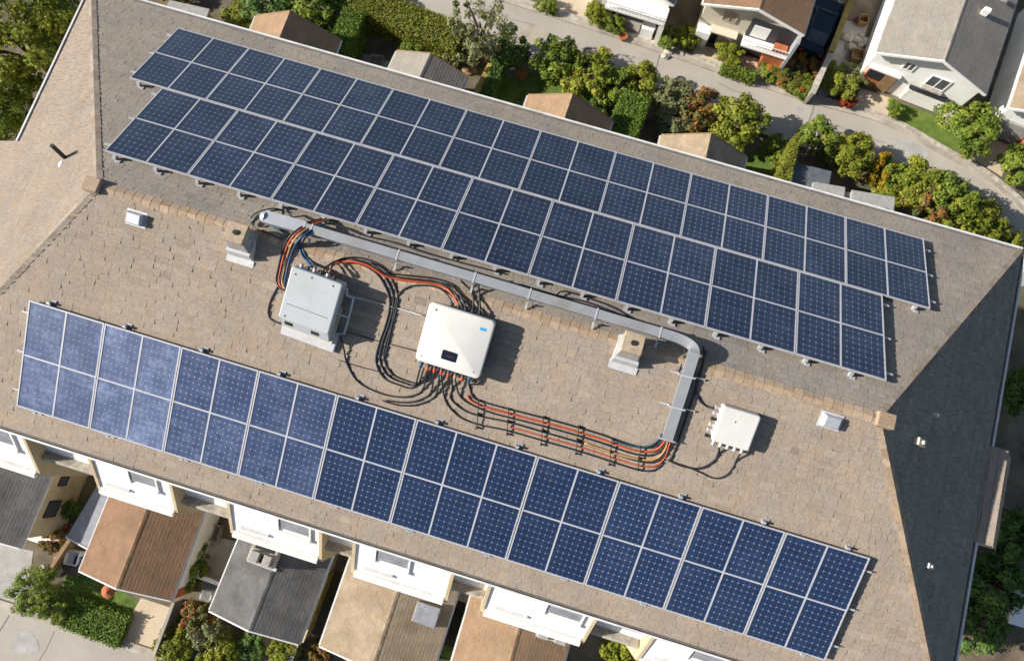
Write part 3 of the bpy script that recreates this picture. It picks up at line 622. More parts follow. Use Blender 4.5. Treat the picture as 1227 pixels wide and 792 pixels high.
for a, b in (((.43, .215), (.46, .235)), ((.46, .235), (.485, .21)), ((.485, .21), (.51, .235)), ((.51, .235), (.545, .222))):
    oblong(mb, (a[0] * w, a[1] * d, .4675), (b[0] * w, b[1] * d, .4675), .006, .001, UP)
mb.build('display_trace', 'redmark', scr, L)
mb = MB(); mb.rbox(w * .80, w * .90, d * .80, d * .845, .45, .464, .02, .003); mb.build('blue_mark', 'bluemark', INV, L)
for a, b in ((.12, .90), (.08, .10), (.89, .10)):
    mb = MB(); mb.cyl((w * a, d * b, .455), .024 if b > .5 else .017, .009, 12); mb.build('bolt', 'bolt', INV, L)
GLC = ['blue', 'orange', 'orange', 'orange', 'orange', 'tan', 'orange', 'blue']
for k in range(8):
    gx = w * (.09 + k * .108); mb = MB(); mb.cyl((gx, .06, .20), .05, .14, 10, 0, None, (0, -1, 0)); mb.cyl((gx, -.08, .20), .06, .05, 8, 0, None, (0, -1, 0)); mb.cyl((gx, -.13, .20), .042, .10, 10, 1, None, (0, -1, -.15)); mb.build('cable_gland', ['teal' if k in (0, 7) else 'bolt', GLC[k]], INV, L)
for k in range(5):
    gx = w * (.30 + k * .105); mb = MB(); mb.cyl((gx, d - .06, .20), .045, .13, 10, 0, None, (0, 1, 0)); mb.build('cable_gland', 'bolt', INV, L)
for x_ in (.2, w - .2):
    for y_ in (.2, d - .2):
        mb = MB(); mb.bx(x_ - .05, x_ + .05, y_ - .05, y_ + .05, 0, .11); mb.build('foot', 'alu_dim', INV, L)
INVM, INVW, INVD = m, w, d

m, w, d = surf((333, 380), (393, 402), (356, 321), .62)
IV2 = thing('inverter', 'grey inverter cabinet with side rail frame on a pale base slab', 'inverter', m)
mb = MB(); mb.rbox(0, w, 0, d, .28, .62, .06, .03); mb.build('cabinet', 'grey_case', IV2, L)
mb = MB(); mb.bx(.12, w - .12, d * .30, d * .30 + .012, .615, .6215); mb.build('cover_seam', 'bolt', IV2, L)
mb = MB(); mb.bx(.12, w - .12, d * .74, d * .74 + .006, .615, .6212); mb.bx(w * .5, w * .5 + .006, d * .32, d * .72, .615, .6212); mb.build('cover_crease', 'alu_dim', IV2, L)
for a, b in ((.11, .88), (.42, .92), (.84, .91), (.12, .07)):
    mb = MB(); mb.cyl((w * a, d * b, .615), .022, .01, 12); mb.build('bolt', 'bolt', IV2, L)
mb = MB(); mb.prism([(.03, .0, .53), (.03, -.27, .30), (.03, -.27, .17), (.03, .1, .17), (.03, .1, .53)], (w - .06, 0, 0)); mb.build('front_housing', 'grey_case', IV2, L)
mb = MB(); mb.rbox(-.02, w + .02, -.34, d * .5, .13, .168, .05, .01); mb.build('lower_flange', 'beige', IV2, L)
for a in (.17, .70):
    mb = MB(); nn_ = Vector((0, -.648, .761)); mb.box(Vector((w * a, -.13, .42)) + nn_ * .004, (.10, .065, .006), (Vector((1, 0, 0)), Vector((0, .761, .648)), nn_)); mb.build('port', 'hole', IV2, L)
mb = MB(); mb.tube([(w - .02, d * .92, .5), (w + .10, d * .92, .48), (w + .12, d * .80, .45), (w + .28, d * .78, .38), (w + .28, d * .35, .30), (w + .26, d * .05, .22), (w + .1, -.02, .12), (w + .02, -.04, .06)], .028, 8)
mb.tube([(w - .02, d * .42, .45), (w + .28, d * .38, .31)], .022, 8); mb.tube([(w - .02, d * .8, .3), (w + .28, d * .78, .38)], .022, 8); mb.build('side_rail', 'grey_case', IV2, L)
mb = MB(); mb.rbox(-.02, w + .1, -.56, -.02, .0, .12, .02, .015); mb.rbox(.1, w - .1, -.02, d - .2, .0, .10, .02, .015); mb.build('base_slab', 'flash', IV2, L)
for x_ in (.15, w - .15):
    for y_ in (.12, d - .25):
        mb = MB(); mb.bx(x_ - .05, x_ + .05, y_ - .05, y_ + .05, .10, .29); mb.build('leg', 'alu_dim', IV2, L)
for k in range(6):
    gx = w * (.12 + k * .13); mb = MB(); mb.cyl((gx, d - .03, .42), .045, .11, 10, 0, None, (0, 1, 0)); mb.build('cable_gland', 'bolt' if k % 2 else 'flash', IV2, L)

m, w, d = surf((852, 528), (897, 541.5), (867, 486), .34)
IV3 = thing('junction_box', 'small white junction box with cable glands right of the trunking', 'junction box', m)
mb = MB(); mb.rbox(0, w, 0, d, .08, .34, .07, .04); mb.build('box', 'white_case', IV3, L, False)
mb = MB(); mb.bx(.012 + .1, .118, .05, d - .05, .335, .3415); mb.build('lid_seam', 'beige', IV3, L)
mb = MB(); mb.cyl((w * .42, d * .68, .335), .02, .008, 10); mb.build('bolt', 'bolt', IV3, L)
for k in range(6):
    y = d * (.06 + .16 * k); mb = MB(); mb.cyl((.03, y, .18), .04, .13, 9, 0, None, (-1, 0, 0)); mb.cyl((-.10, y, .18), .05, .04, 8, 0, None, (-1, 0, 0)); mb.build('cable_gland', 'flash' if k % 3 else 'bolt', IV3, L)
for k in range(5):
    x_ = w * (.12 + .19 * k); mb = MB(); mb.cyl((x_, .03, .18), .04, .12, 9, 0, None, (0, -1, 0)); mb.cyl((x_, -.09, .18), .05, .04, 8, 0, None, (0, -1, 0)); mb.build('cable_gland', 'flash' if k % 2 else 'alu_dim', IV3, L)
mb = MB(); mb.bx(.1, w - .1, .1, d - .1, 0, .085); mb.build('mounting_plate', 'alu_dim', IV3, L)
IV3M, IV3W, IV3D = m, w, d

# ------------------------------------------------------------------ cables
def cable(label, pts, mat, r=.034, dx=0, dy=0, start=None, end=None, group='cables on the roof'):
    P = []; r *= .76
    for q in pts: P.append(RP(q[0] + dx, q[1] + dy, q[2] if len(q) > 2 else r + .012))
    if start is not None: P.insert(0, start)
    if end is not None: P.append(end)
    mb = MB(); mb.tube(spline(P, 6), r, 8); o = mb.build('cable', mat, None, True, True); return tag(o, label, 'cable', group)
ILoc = lambda k, y=-.22, z=.19: INVM @ Vector((INVW * (.09 + k * .108), y, z))
ITop = lambda k: INVM @ Vector((INVW * (.30 + k * .105), INVD + .05, .20))
lb = [(391, 264, .12), (375, 269, .3), (357, 281, .34), (348, 292, .12), (342, 308), (338, 325), (336, 338), (340, 347, .12), (346, 350, .3)]
cable('tan cable looping down the left of the grey inverter from the trunking', lb, 'tan', .03, 2, 0)
cable('orange cable looping down the left of the grey inverter beside the tan one', lb, 'orange', .03, -2, -1)
cable('blue cable at the inner side of the loop left of the grey inverter', lb, 'blue', .032, 5, 3)
cable('black cable at the outer side of the loop left of the grey inverter', lb, 'black', .032, -5, -2)
cable('black cable bowing out to the left of the grey inverter', [(352, 288, .1), (343, 310), (335, 338), (325, 358), (321.5, 374), (326, 384), (336, 388, .2)], 'black', .03)
cable('bright blue cable dropping from the trunking to the top of the grey inverter', [(372, 274, .3), (363, 282, .3), (358.5, 292), (361, 303), (368, 313), (374, 320, .3)], 'blue', .04)
cable('dark blue cable beside the bright blue one above the grey inverter', [(376, 276, .3), (366, 285, .3), (362, 294), (365, 304), (372, 313), (379, 321, .3)], 'teal', .034)
tri = [(391, 327, .4), (395, 317, .25), (408, 311.5), (425, 311), (441, 315.5), (456, 325), (466, 340), (471.5, 356), (470, 373), (465, 391), (459, 408), (455, 430), (464, 449), (482, 458), (500, 460.5)]
for k, (dx, dy, nm) in enumerate(((-5, 3, 'inner'), (0, 0, 'middle'), (5.5, -2, 'outer'))):
    cable('%s of three black cables arching from the grey inverter round to the white one' % nm, tri, 'black', .03, dx * .9, dy, None, ILoc(k * .5))
cable('orange cable from the grey inverter arch into the top of the white inverter', [(395, 326, .4), (399, 318, .2), (410, 314, .1), (425, 314, .1), (441, 318.5, .1), (452, 325, .1), (462, 331, .1), (478, 335, .06), (497, 337.5), (516, 339.5), (532, 344), (542, 353, .1)], 'orange', .036, 0, 0, None, ITop(1))
cable('black cable lying against the orange one above the white inverter', [(420, 311, .1), (440, 314.5, .12), (455, 323, .12), (465, 329, .12), (480, 332.5, .1), (499, 334.5, .1), (519, 337, .1), (537, 343, .1), (547, 354, .12)], 'black', .03, 0, 0, None, ITop(1.5))
cable('black cable hugging the outside of the orange strand above the white inverter', [(463, 327), (482, 329.5), (502, 331.5), (522, 334), (541, 341), (552, 355, .1)], 'black', .032, 0, 0, None, ITop(2))
cable('black cable arching left from the white inverter top and running down beside the bundle', [(461, 428), (468, 398), (473, 370), (477.5, 353), (490, 343.5), (508, 342), (524, 344.5), (535, 352, .08)], 'black', .03, 0, 0, None, ITop(0))
cable('black cable rising from the white inverter to the trunking, left of a pair', [(552, 336, .2), (561, 345), (567, 356), (567, 366, .12)], 'black', .034, 0, 0, None, ITop(3))
cable('black cable rising from the white inverter to the trunking, right of a pair', [(573, 341, .2), (574.5, 352), (575, 362, .1)], 'black', .034, 0, 0, None, ITop(4))
cable('long black cable sweeping left from the white inverter to the grey one', [(506, 467), (487, 475.5), (459, 472), (430, 458), (416, 436), (412, 418, .1), (408, 403, .2)], 'black', .03, 0, 0, ILoc(1), None)
cable('black cable sweeping left from the white inverter and ending at the front array', [(516, 470), (500, 480), (482, 482), (462, 479.5)], 'black', .03, 0, 0, ILoc(2), None)
cable('outer black cable sweeping left along the front array edge', [(522, 473), (503, 484), (480, 485.5), (458, 480)], 'black', .03, 0, 0, ILoc(2.8), None)
upr = [(566, 481), (583, 488), (626, 499.5), (670, 511), (716, 524.5), (752, 537), (772, 541), (786, 539), (794, 532), (798, 526, .1)]
lor = [(539, 482), (553, 495), (573, 503), (610, 511), (650, 522.5), (700, 537), (731, 547), (763, 557), (783, 558.5), (796, 549), (803, 530, .1)]
cable('upper orange cable running from the white inverter to the foot of the trunking', [(560, 474)] + upr, 'orange', .036, 0, 0, None, None)
cable('black cable along the upper side of the upper orange cable', [(561, 467)] + upr, 'black', .032, 1.5, -5, ILoc(7), None)
cable('black cable along the lower side of the upper orange cable', [(553, 472)] + upr[1:], 'black', .03, 0, 4.5, ILoc(5), None)
cable('teal cable curving up into the foot of the trunking', [(735, 528, .06), (760, 535, .06), (778, 534, .06), (789, 526, .08), (793, 520, .12)], 'teal', .034)
cable('lower orange cable running beside the front array to the trunking foot', lor[3:], 'orange', .026, 0, 0, None, None)
cable('black cable along the upper side of the lower orange cable', [(541, 470)] + lor, 'black', .03, 1, -5, ILoc(4.5), None)
cable('black cable along the lower side of the lower orange cable', [(533, 469)] + lor[:-1], 'black', .03, -1, 5, ILoc(3), None)
cable('tan cable in the bend below the trunking foot', [(700, 531, .06), (740, 544, .06), (770, 551, .06), (787, 549, .06), (796, 540, .06), (800, 529, .1)], 'tan', .03)
BL = lambda x_, y_: IV3M @ Vector((x_ * IV3W, y_, .17))
cable('black cable curling from the trunking foot up to the white junction box', [(800, 551), (819, 558.5), (838, 561), (853, 554), (860, 545)], 'black', .034, 0, 0, None, BL(.31, -.12))
cable('thinner black cable looping lower under the white junction box', [(806, 553), (833, 563), (855, 572.5), (869, 570), (878, 560), (882, 552)], 'black', .026, 0, 0, None, BL(.88, -.12))
cable('black cable from the trunking bend into the left side of the junction box', [(843, 415, .1), (842, 437), (834, 465), (839, 480), (850, 488)], 'black', .036, 0, 0, None, IV3M @ Vector((-.12, IV3D * .86, .18)))
cable('black cable lying along the right side of the trunking drop', [(846, 420, .06), (839, 445), (829, 480), (812, 530), (803, 552)], 'black', .03)
cable('thin grey conduit from the grey inverter to the white inverter', [(418, 354, .2), (440, 360, .1), (475, 369), (509, 379, .2)], 'alu_dim', .022)
cable('thin black cable between the two inverters, below the grey conduit', [(412, 397, .1), (440, 405), (470, 413), (503, 422, .15)], 'black', .018)
cable('thin black cable stretching below the grey inverter to the bundle', [(405, 431), (430, 439), (457, 446), (470, 450)], 'black', .018)
cable('black cable lying on the shingles under the back array, trunking side', [(620, 340), (650, 349), (672, 355), (700, 361), (730, 372), (752, 381)], 'black', .03)
cable('black cable lifted in a shallow arc beside the back array near the right chimney', [(664, 356, .1), (676, 349, .1), (706, 357.5), (734, 368), (757, 381), (775, 388)], 'black', .028)
cable('black cable crossing the left duct of the trunking', [(300, 268, .15), (318, 256, .2), (330, 252, .25), (342, 253, .2), (352, 262, .3)], 'black', .034)
cable('teal cable coiled beside the left chimney top', [(303, 270, .08), (306, 262, .08), (314, 258, .12), (324, 270, .1), (345, 284, .08)], 'teal', .04)
cable('black cable running from the duct behind the trunking under the back array', [(388, 266, .1), (410, 272, .1), (436, 282, .08), (470, 290, .08), (520, 306, .08), (600, 327, .08)], 'black', .028)
cable('thin black lead curling over the left chimney shoulder towards the trunking', [(300, 262, .1), (306, 256, .16), (316, 252, .18), (330, 250, .1), (345, 254, .04)], 'black', .022)
cable('thin dark lead tucked between the left chimney and the trunking end', [(306, 274, .08), (316, 278, .1), (330, 283, .08), (346, 291, .04)], 'black', .024)
cable('pale lead crossing the bundle above the grey inverter', [(348, 272, .3), (356, 268, .32), (366, 266, .25), (378, 268, .1)], 'alu_dim', .02)
cable('small black cable hanging between trunking and shingles beside the trunking drop', [(822, 408, .3), (819, 428), (815, 440), (812, 446)], 'black', .02)
for i, (u, v, ln) in enumerate(((573, 496, .36), (609, 505, .33), (650, 516, .36), (692, 527, .36), (732, 541, .34), (766, 549, .3))):
    p = RP(u, v, .05); d = Vector((-.18, 1, 0)); d = (d - NF * d.dot(NF)).normalized(); s = NF.cross(d)
    mb = MB(); mb.box(p + NF * .05, (ln, .010, .012), (d, s, NF)); mb.box(p + d * ln - NF * .01, (.022, .022, .06), (d, s, NF)); mb.box(p - d * ln - NF * .01, (.022, .022, .06), (d, s, NF)); mb.box(p - NF * .005, (.03, .03, .05), (d, s, NF))
    tag(mb.build('cable_clamp', 'black'), ('black clamp across the orange cable runs, %s' % ('nearest the white inverter', 'second from the white inverter', 'third from the white inverter', 'third from the trunking foot', 'second from the trunking foot', 'at the bend by the trunking foot')[i]), 'cable clamp', 'clamps over the cable runs')

# ------------------------------------------------------------------ houses
def house_frame(a, b, h):
    A, Bp = G(*a, h), G(*b, h); A.z = Bp.z = GZ; return frame(A, Bp - A, UP), (Bp - A).length
def gable_house(label, a, b, depth, he, rise, wall, roof, ov=.22, trim='white', name='house', group=None, wins=True):
    m, w = house_frame(a, b, he); o = thing(name, label, 'house', m, group=group)
    mb = MB(); mb.prism([(0.1, .12, 0), (w - .1, .12, 0), (w - .1, .12, he - .05), (w / 2, .12, he + rise - .12), (.1, .12, he - .05)], (0, depth - .24, 0)); mb.build('wall', wall, o, L)
    sl_ = math.hypot(w / 2, rise); c, s = w / 2 / sl_, rise / sl_; mb = MB()
    for sg in (-1, 1):
        d = Vector((sg * c, 0, -s)); n = Vector((sg * s, 0, c)); top = Vector((w / 2, 0, he + rise))
        k0 = len(mb.f); shingles(mb, top + n * .06, E_Y, d, n, lambda q: (-ov, depth + ov), sl_ + .12, .17, .22, .006)
        if sg < 0:
            for f in mb.f[k0:]: f.reverse()
        mb.box(top + d * (sl_ + .12) / 2 + n * .015, ((sl_ + .10) / 2, 0.01, .03), (d, Vector((0, 1, 0)), n), 1)
        mb.box(top + d * (sl_ + .12) / 2 + Vector((0, depth / 2, 0)) + n * .01, ((sl_ + .10) / 2, depth / 2 + ov - .01, .03), (d, Vector((0, 1, 0)), n), 1)
    rf = mb.build('roof', [roof, trim], o, L)
    mb = MB(); caps(mb, (w / 2, -ov, he + rise + .07), (w / 2, depth + ov, he + rise + .07), .3, .12, .01, Vector((-s, 0, c)), Vector((s, 0, c))); mb.build('ridge_cap', roof, rf, L)
    for sg in (-1, 1):
        for y in (-ov - .03, depth + ov + .03):
            mb = MB(); d = Vector((sg * c, 0, -s)); n = Vector((sg * s, 0, c)); mb.box(Vector((w / 2, y, he + rise)) + d * (sl_ + .1) / 2, ((sl_ + .14) / 2, .03, .085), (d, Vector((0, 1, 0)), n)); mb.build('bargeboard', trim, rf, L)
    
    for sg in (-1, 1):
        x_ = w / 2 + sg * (w / 2 + .17); mb = MB(); mb.bx(x_ - .05, x_ + .05, -ov, depth + ov, he - .16, he - .05); mb.build('gutter', 'gutter', rf, L)
    return o, m, w
def win(o, x0, x1, y, z0, z1, out=-1, name='window', glass='window', frame_='white'):
    mb = MB(); mb.bx(x0, x1, y, y + out * .03, z0, z1); wn = mb.build(name, glass, o, L)
    mb = MB(); t = .05
    for b in ((x0 - t, x1 + t, z1, z1 + t), (x0 - t, x1 + t, z0 - t, z0), (x0 - t, x0, z0, z1), (x1, x1 + t, z0, z1), ((x0 + x1) / 2 - .02, (x0 + x1) / 2 + .02, z0, z1)): mb.bx(b[0], b[1], y, y + out * .06, b[2], b[3])
    mb.build('frame', frame_, wn, L); return wn
def sidewin(o, x, y0, y1, z0, z1, out=1):
    mb = MB(); mb.bx(x, x + out * .03, y0, y1, z0, z1); wn = mb.build('window', 'window', o, L)
    mb = MB(); t = .05
    for b in ((y0 - t, y1 + t, z1, z1 + t), (y0 - t, y1 + t, z0 - t, z0), (y0 - t, y0, z0, z1), (y1, y1 + t, z0, z1)): mb.bx(x, x + out * .06, b[0], b[1], b[2], b[3])
    mb.build('frame', 'bolt', wn, L)
# across the street
o, m, w = gable_house('white gabled house with grey two-tone roof and open terracotta garage across the street', (1053, 60.5), (1180, 109), 9.0, 3.3, 1.25, 'white', 'tile_stone')
WHM = m
mb = MB(); mb.bx(.35, 2.15, -.02, .13, .02, 1.75); g = mb.build('garage', 'terracotta', o, L)
mb = MB(); mb.bx(.3, 2.2, -.10, .13, 1.75, 1.9); mb.build('garage_lintel', 'white', g, L)
mb = MB(); mb.bx(1.4, 2.1, -.05, -.02, .05, 1.6); mb.build('door_leaf', 'wood', g, L)
mb = MB(); mb.bx(.40, 1.35, -.05, -.02, .9, 1.7); mb.build('garage_opening', 'hole', g, L)
mb = MB(); mb.bx(3.1, 5.7, -.04, .12, .1, 1.35, 0); dr_ = mb.build('garage_door', 'white', o, L)
mb = MB(); mb.bx(3.0, 5.8, -.14, .12, 1.38, 1.46); mb.build('lintel', 'bolt', dr_, L)
win(o, 1.85, 2.4, .12, 2.55, 3.15); win(o, 3.6, 4.7, .12, 1.95, 2.85)
mb = MB(); mb.bx(3.5, 4.8, -.12, .12, 1.72, 1.84); mb.build('window_sill', 'stone', o, L)
mb = MB(); mb.box((w * .72, 4.0, 4.32), (.18, .12, .22)); mb.build('chimney', 'white', o, L)
mb = MB(); mb.box((w * .86, 5.6, 3.98), (.16, .16, .08)); mb.build('roof_vent', 'alu', o, L)
mb = MB(); mb.box((w * .33, 7.2, 4.32), (.22, .14, .05)); mb.build('skylight', 'alu_dim', o, L)

o, m, w = gable_house('beige two-storey house with orange-brown roof and railed balcony across the street', (846, 2), (962, 38), 8.0, 3.5, .9, 'beige', 'tile_brown')
h2 = w * .50
mb = MB(); mb.bx(h2 + .02, w - .05, -.05, .10, 1.75, 3.2); mb.build('balcony_recess', 'bolt', o, L)
mb = MB(); mb.bx(h2, w - .0, -.75, .11, 1.62, 1.74); bal = mb.build('balcony', 'white', o, L)
mb = MB(); mb.bx(h2, w, -.75, -.71, 2.25, 2.3)
for k in range(14): x_ = h2 + .05 + k * (w - h2 - .1) / 13; mb.bx(x_ - .012, x_ + .012, -.74, -.72, 1.74, 2.25)
mb.build('railing', 'gutter', bal, L)
mb = MB(); mb.bx(h2 + .3, h2 + 1.3, -.08, -.04, 1.9, 2.9); mb.build('laundry', 'white', bal, L)
mb = MB(); mb.bx(h2 + 1.9, w - .25, -.55, -.1, 1.74, 2.05); mb.build('balcony_seat', 'terracotta', bal, L)
mb = MB(); mb.bx(w - .12, w + .06, -.8, .1, 0, 3.4); mb.build('side_column', 'alu_dim', o, L)
mb = MB(); mb.bx(w - 1.35, w - .13, -.62, .1, 0, 1.6); mb.build('porch_wall', 'terracotta', o, L)
mb = MB(); mb.bx(h2 + .2, w - 1.4, -.03, .1, .05, 1.55); mb.build('door', 'hole', o, L)
win(o, 1.35, 2.1, .12, 2.35, 3.05, -1, 'window', 'chim_tan', 'stone'); mb = MB(); mb.bx(.9, 2.6, -.4, .12, 1.55, 1.62); mb.build('porch_slab', 'beige', o, L)
mb = MB(); mb.bx(1.15, 1.55, .08, .10, .0, 1.5); mb.build('door', 'bolt', o, L)
mb = MB(); mb.bx(.15, 1.0, -.5, .1, 0, 1.45); mb.build('porch_block', 'white', o, L)

o, m, w = gable_house('white house with an open patio bay at the top edge across the street', (724, -23), (806, 2), 7.5, 3.0, 1.0, 'white', 'tile_grey')
mb = MB(); mb.bx(.9, w - .35, -.0, .11, .3, 2.0); mb.build('patio_opening', 'hole', o, L)
mb = MB(); mb.bx(.5, w - .02, -1.05, .11, 2.0, 2.15); bal = mb.build('balcony', 'white', o, L)
mb = MB(); mb.bx(.5, w, -1.05, -1.0, 2.6, 2.66)
for k in range(16): x_ = .55 + k * (w - .65) / 15; mb.bx(x_ - .015, x_ + .015, -1.04, -1.01, 2.15, 2.6)
mb.build('railing', 'gutter', bal, L)
mb = MB(); mb.bx(w - .3, w + .02, -1.0, .1, 0, 2.0); mb.build('side_column', 'white', o, L)
mb = MB(); mb.bx(w - 1.3, w - .5, -.85, -.25, 0, .95); mb.build('patio_cabinet', 'white', o, L)
mb = MB(); mb.bx(.9, w - 1.4, -.7, -.1, 0, .35); mb.build('patio_seat', 'greywood', o, L)
mb = MB(); mb.bx(.7, w, -1.2, .1, 0, .07); mb.build('patio_floor', 'stone', o, L)

o, m, w = gable_house('white house cut by the right edge across the street with a beige garage door', (1213, 127), (1330, 172), 9.0, 3.0, 1.2, 'white', 'tile_tan')
mb = MB(); mb.bx(.3, 2.3, -.06, .12, .05, 1.7); mb.build('garage_door', 'chim_grey', o, L)
mb = MB(); mb.bx(2.4, 3.3, -.5, .12, .05, 1.3); mb.build('porch_wall', 'terracotta', o, L); win(o, 3.8, 4.8, .12, 1.6, 2.5)
# behind the building (far gable towards the street)
for lab, a, b, he, rise, wl, rf, dep in (
    ('orange tiled gable house peeking over the back eave, farthest left of the back row', (404, 51), (307, 24), 2.9, 1.45, 'beige', 'tile_orange', 7.5),
    ('orange tiled gable house peeking over the back eave behind the middle of the array', (730, 148), (634, 119), 2.9, 1.45, 'beige', 'tile_orange', 7.0),
    ('tan tiled gable house peeking over the back eave beside the bright green tree', (891, 191), (794, 167), 2.9, 1.4, 'beige', 'tile_tan', 7.0),
    ('grey house with pale left slope peeking over the back eave below the olive tree', (556, 95), (476, 66), 2.8, .95, 'stone', 'tile_stone', 6.5)):
    o, m, w = gable_house(lab, a, b, dep, he, rise, wl, rf, .22, 'wood'); win(o, w * .3, w * .5, .12, 1.2, 2.2)
# flat pale outbuilding behind
m, w = house_frame((1070, 238), (976, 222), 2.6); o = thing('outbuilding', 'pale grey flat-roofed outbuilding with vents at the back eave near the yellow shrub', 'outbuilding', m)
mb = MB(); mb.bx(0, w, 0, 5, 0, 2.45); mb.build('wall', 'stone', o, L)
mb = MB(); mb.bx(-.1, w * .52, -.1, 5.1, 2.45, 2.6); mb.bx(w * .62, w + .1, -.15, 5.1, 2.45, 2.68); mb.build('roof', 'chim_grey', o, L)
for x_, y_ in ((.7, .8), (1.6, 1.5), (1.2, 2.2)): mb = MB(); mb.rbox(x_ - .14, x_ + .14, y_ - .1, y_ + .1, 2.6, 2.85, .02, .02); mb.build('roof_vent', 'alu_dim', o, L)
m, w = house_frame((994, 207), (949, 196), 2.2); o = thing('shed', 'blue-grey flat shed in shade beside the spiky clipped hedge', 'shed', m)
mb = MB(); mb.bx(0, w, 0, 2.6, 0, 2.1); mb.build('wall', 'greywood', o, L); mb = MB(); mb.bx(-.1, w + .1, -.1, 2.7, 2.1, 2.2); mb.build('roof', 'slate', o, L)
# in front of the building (street gable towards the lower road)
def bottom_house(*a, **k): return gable_house(*a, **k)
o, m, w = gable_house('orange and brown tiled gable house with lawn and driveway, front row', (100, 679), (204, 713), 5.6, 3.0, .75, 'white', 'tile_brown')
mb = MB(); mb.bx(w * .02, w * .74, -.55, .1, .0, .35); mb.build('front_terrace', 'white', o, L)
mb = MB(); mb.bx(w * .76, w * .99, -.35, .1, 0, 2.2); mb.build('garage_door', 'terracotta', o, L); win(o, .6, 1.8, .12, .9, 2.1); win(o, 2.4, 3.2, .12, .9, 2.1)
o, m, w = gable_house('dark grey gable house with a stone chimney block, front row', (256, 727), (357, 765), 5.3, 3.0, .65, 'cream', 'tile_grey')
mb = MB(); mb.rbox(w * .22, w * .52, 2.9, 4.0, 2.6, 4.25, .05, .04); ch = mb.build('chimney', 'stone', o, L)
mb = MB(); mb.bx(w * .26, w * .48, 3.6, 3.9, 4.2, 4.27); mb.bx(w * .36, w * .39, 3.0, 3.4, 4.2, 4.27); mb.build('flue', 'hole', ch, L)
mb = MB(); mb.rbox(w * .25, w * .35, 2.98, 3.5, 4.25, 4.5, .03, .03); mb.rbox(w * .40, w * .49, 2.98, 3.5, 4.25, 4.5, .03, .03); mb.build('chimney_pot', 'chim_grey', ch, L)
mb = MB(); mb.bx(w * .2, w * .54, 2.75, 2.9, 3.2, 3.75); mb.build('flashing', 'flash', ch, L)
mb = MB(); mb.bx(w * .15, w * .6, -1.1, .1, .0, .5); mb.bx(w * .55, w * .9, -1.0, .1, 0, .25); mb.build('front_terrace', 'beige', o, L); win(o, 1.0, 2.0, .12, .9, 2.1)
o, m, w = gable_house('tan and mossy brown gable house with a skylight box, front row', (388, 769), (513, 812), 5.9, 3.0, .75, 'beige', 'tile_tan')
mb = MB(); mb.rbox(w * .70, w * .93, 2.4, 3.4, 2.9, 3.6, .03, .03); sk = mb.build('skylight_box', 'greywood', o, L)
mb = MB(); mb.rbox(w * .71, w * .92, 2.42, 3.38, 3.6, 3.64, .03, .01); mb.build('skylight_pane', 'bluegrey', sk, L)
o, m, w = gable_house('brown-orange gable house with twin chimney pots at the bottom edge', (536, 822), (655, 860), 5.6, 3.0, .75, 'beige', 'tile_orange')
mb = MB(); mb.bx(w * .68, w * .98, 3.6, 4.3, 2.7, 3.6); ch = mb.build('chimney', 'stone', o, L)
mb = MB(); mb.rbox(w * .69, w * .80, 3.62, 4.28, 3.6, 3.95, .03, .03); mb.rbox(w * .86, w * .97, 3.62, 4.28, 3.6, 3.95, .03, .03); mb.build('chimney_pot', 'chim_grey', ch, L)
o, m, w = gable_house('grey roofed cream house at the left edge with small windows in its side wall', (-95, 610), (23, 650), 4.9, 3.6, .5, 'cream', 'tile_grey')
sidewin(o, w - .1, 1.2, 2.0, 1.5, 2.4); sidewin(o, w - .1, 2.9, 3.3, 1.7, 2.3)
mb = MB(); mb.bx(-.1, w + .2, -.65, .1, .0, .5); mb.build('front_terrace', 'white', o, L)
m, w = house_frame((83, 641), (109, 655), 2.4); o = thing('shed', 'narrow grey flat-roofed shed between the cream house and the orange roof', 'shed', m)
mb = MB(); mb.bx(0, w, 0, 3.0, 0, 2.3); mb.build('wall', 'concrete', o, L); mb = MB(); mb.bx(-.08, w + .08, -.12, 3.1, 2.3, 2.4); mb.build('roof', 'bluegrey', o, L); mb = MB(); mb.bx(-.1, w + .1, -.2, -.12, 2.25, 2.45); mb.build('fascia', 'gutter', o, L)
m, w = house_frame((1212, 745), (1262, 760), 2.4); o = thing('shed', 'pale roofed shed standing in the deep shade at the right edge', 'shed', m)
mb = MB(); mb.bx(0, w, 0, 2.4, 0, 2.3); mb.build('wall', 'concrete', o, L); mb = MB(); mb.bx(-.1, w + .1, -.1, 2.5, 2.3, 2.42); mb.build('roof', 'white', o, L)
m, w = house_frame((190, 36), (235, 46), 2.4); o = thing('shed', 'small grey roofed shed at the top edge behind the array', 'shed', m)
mb = MB(); mb.bx(0, w, 0, 2, 0, 2.2); mb.build('wall', 'wood', o, L); mb = MB(); mb.bx(-.1, w + .1, -.1, 2.1, 2.2, 2.3); mb.build('roof', 'chim_grey', o, L)

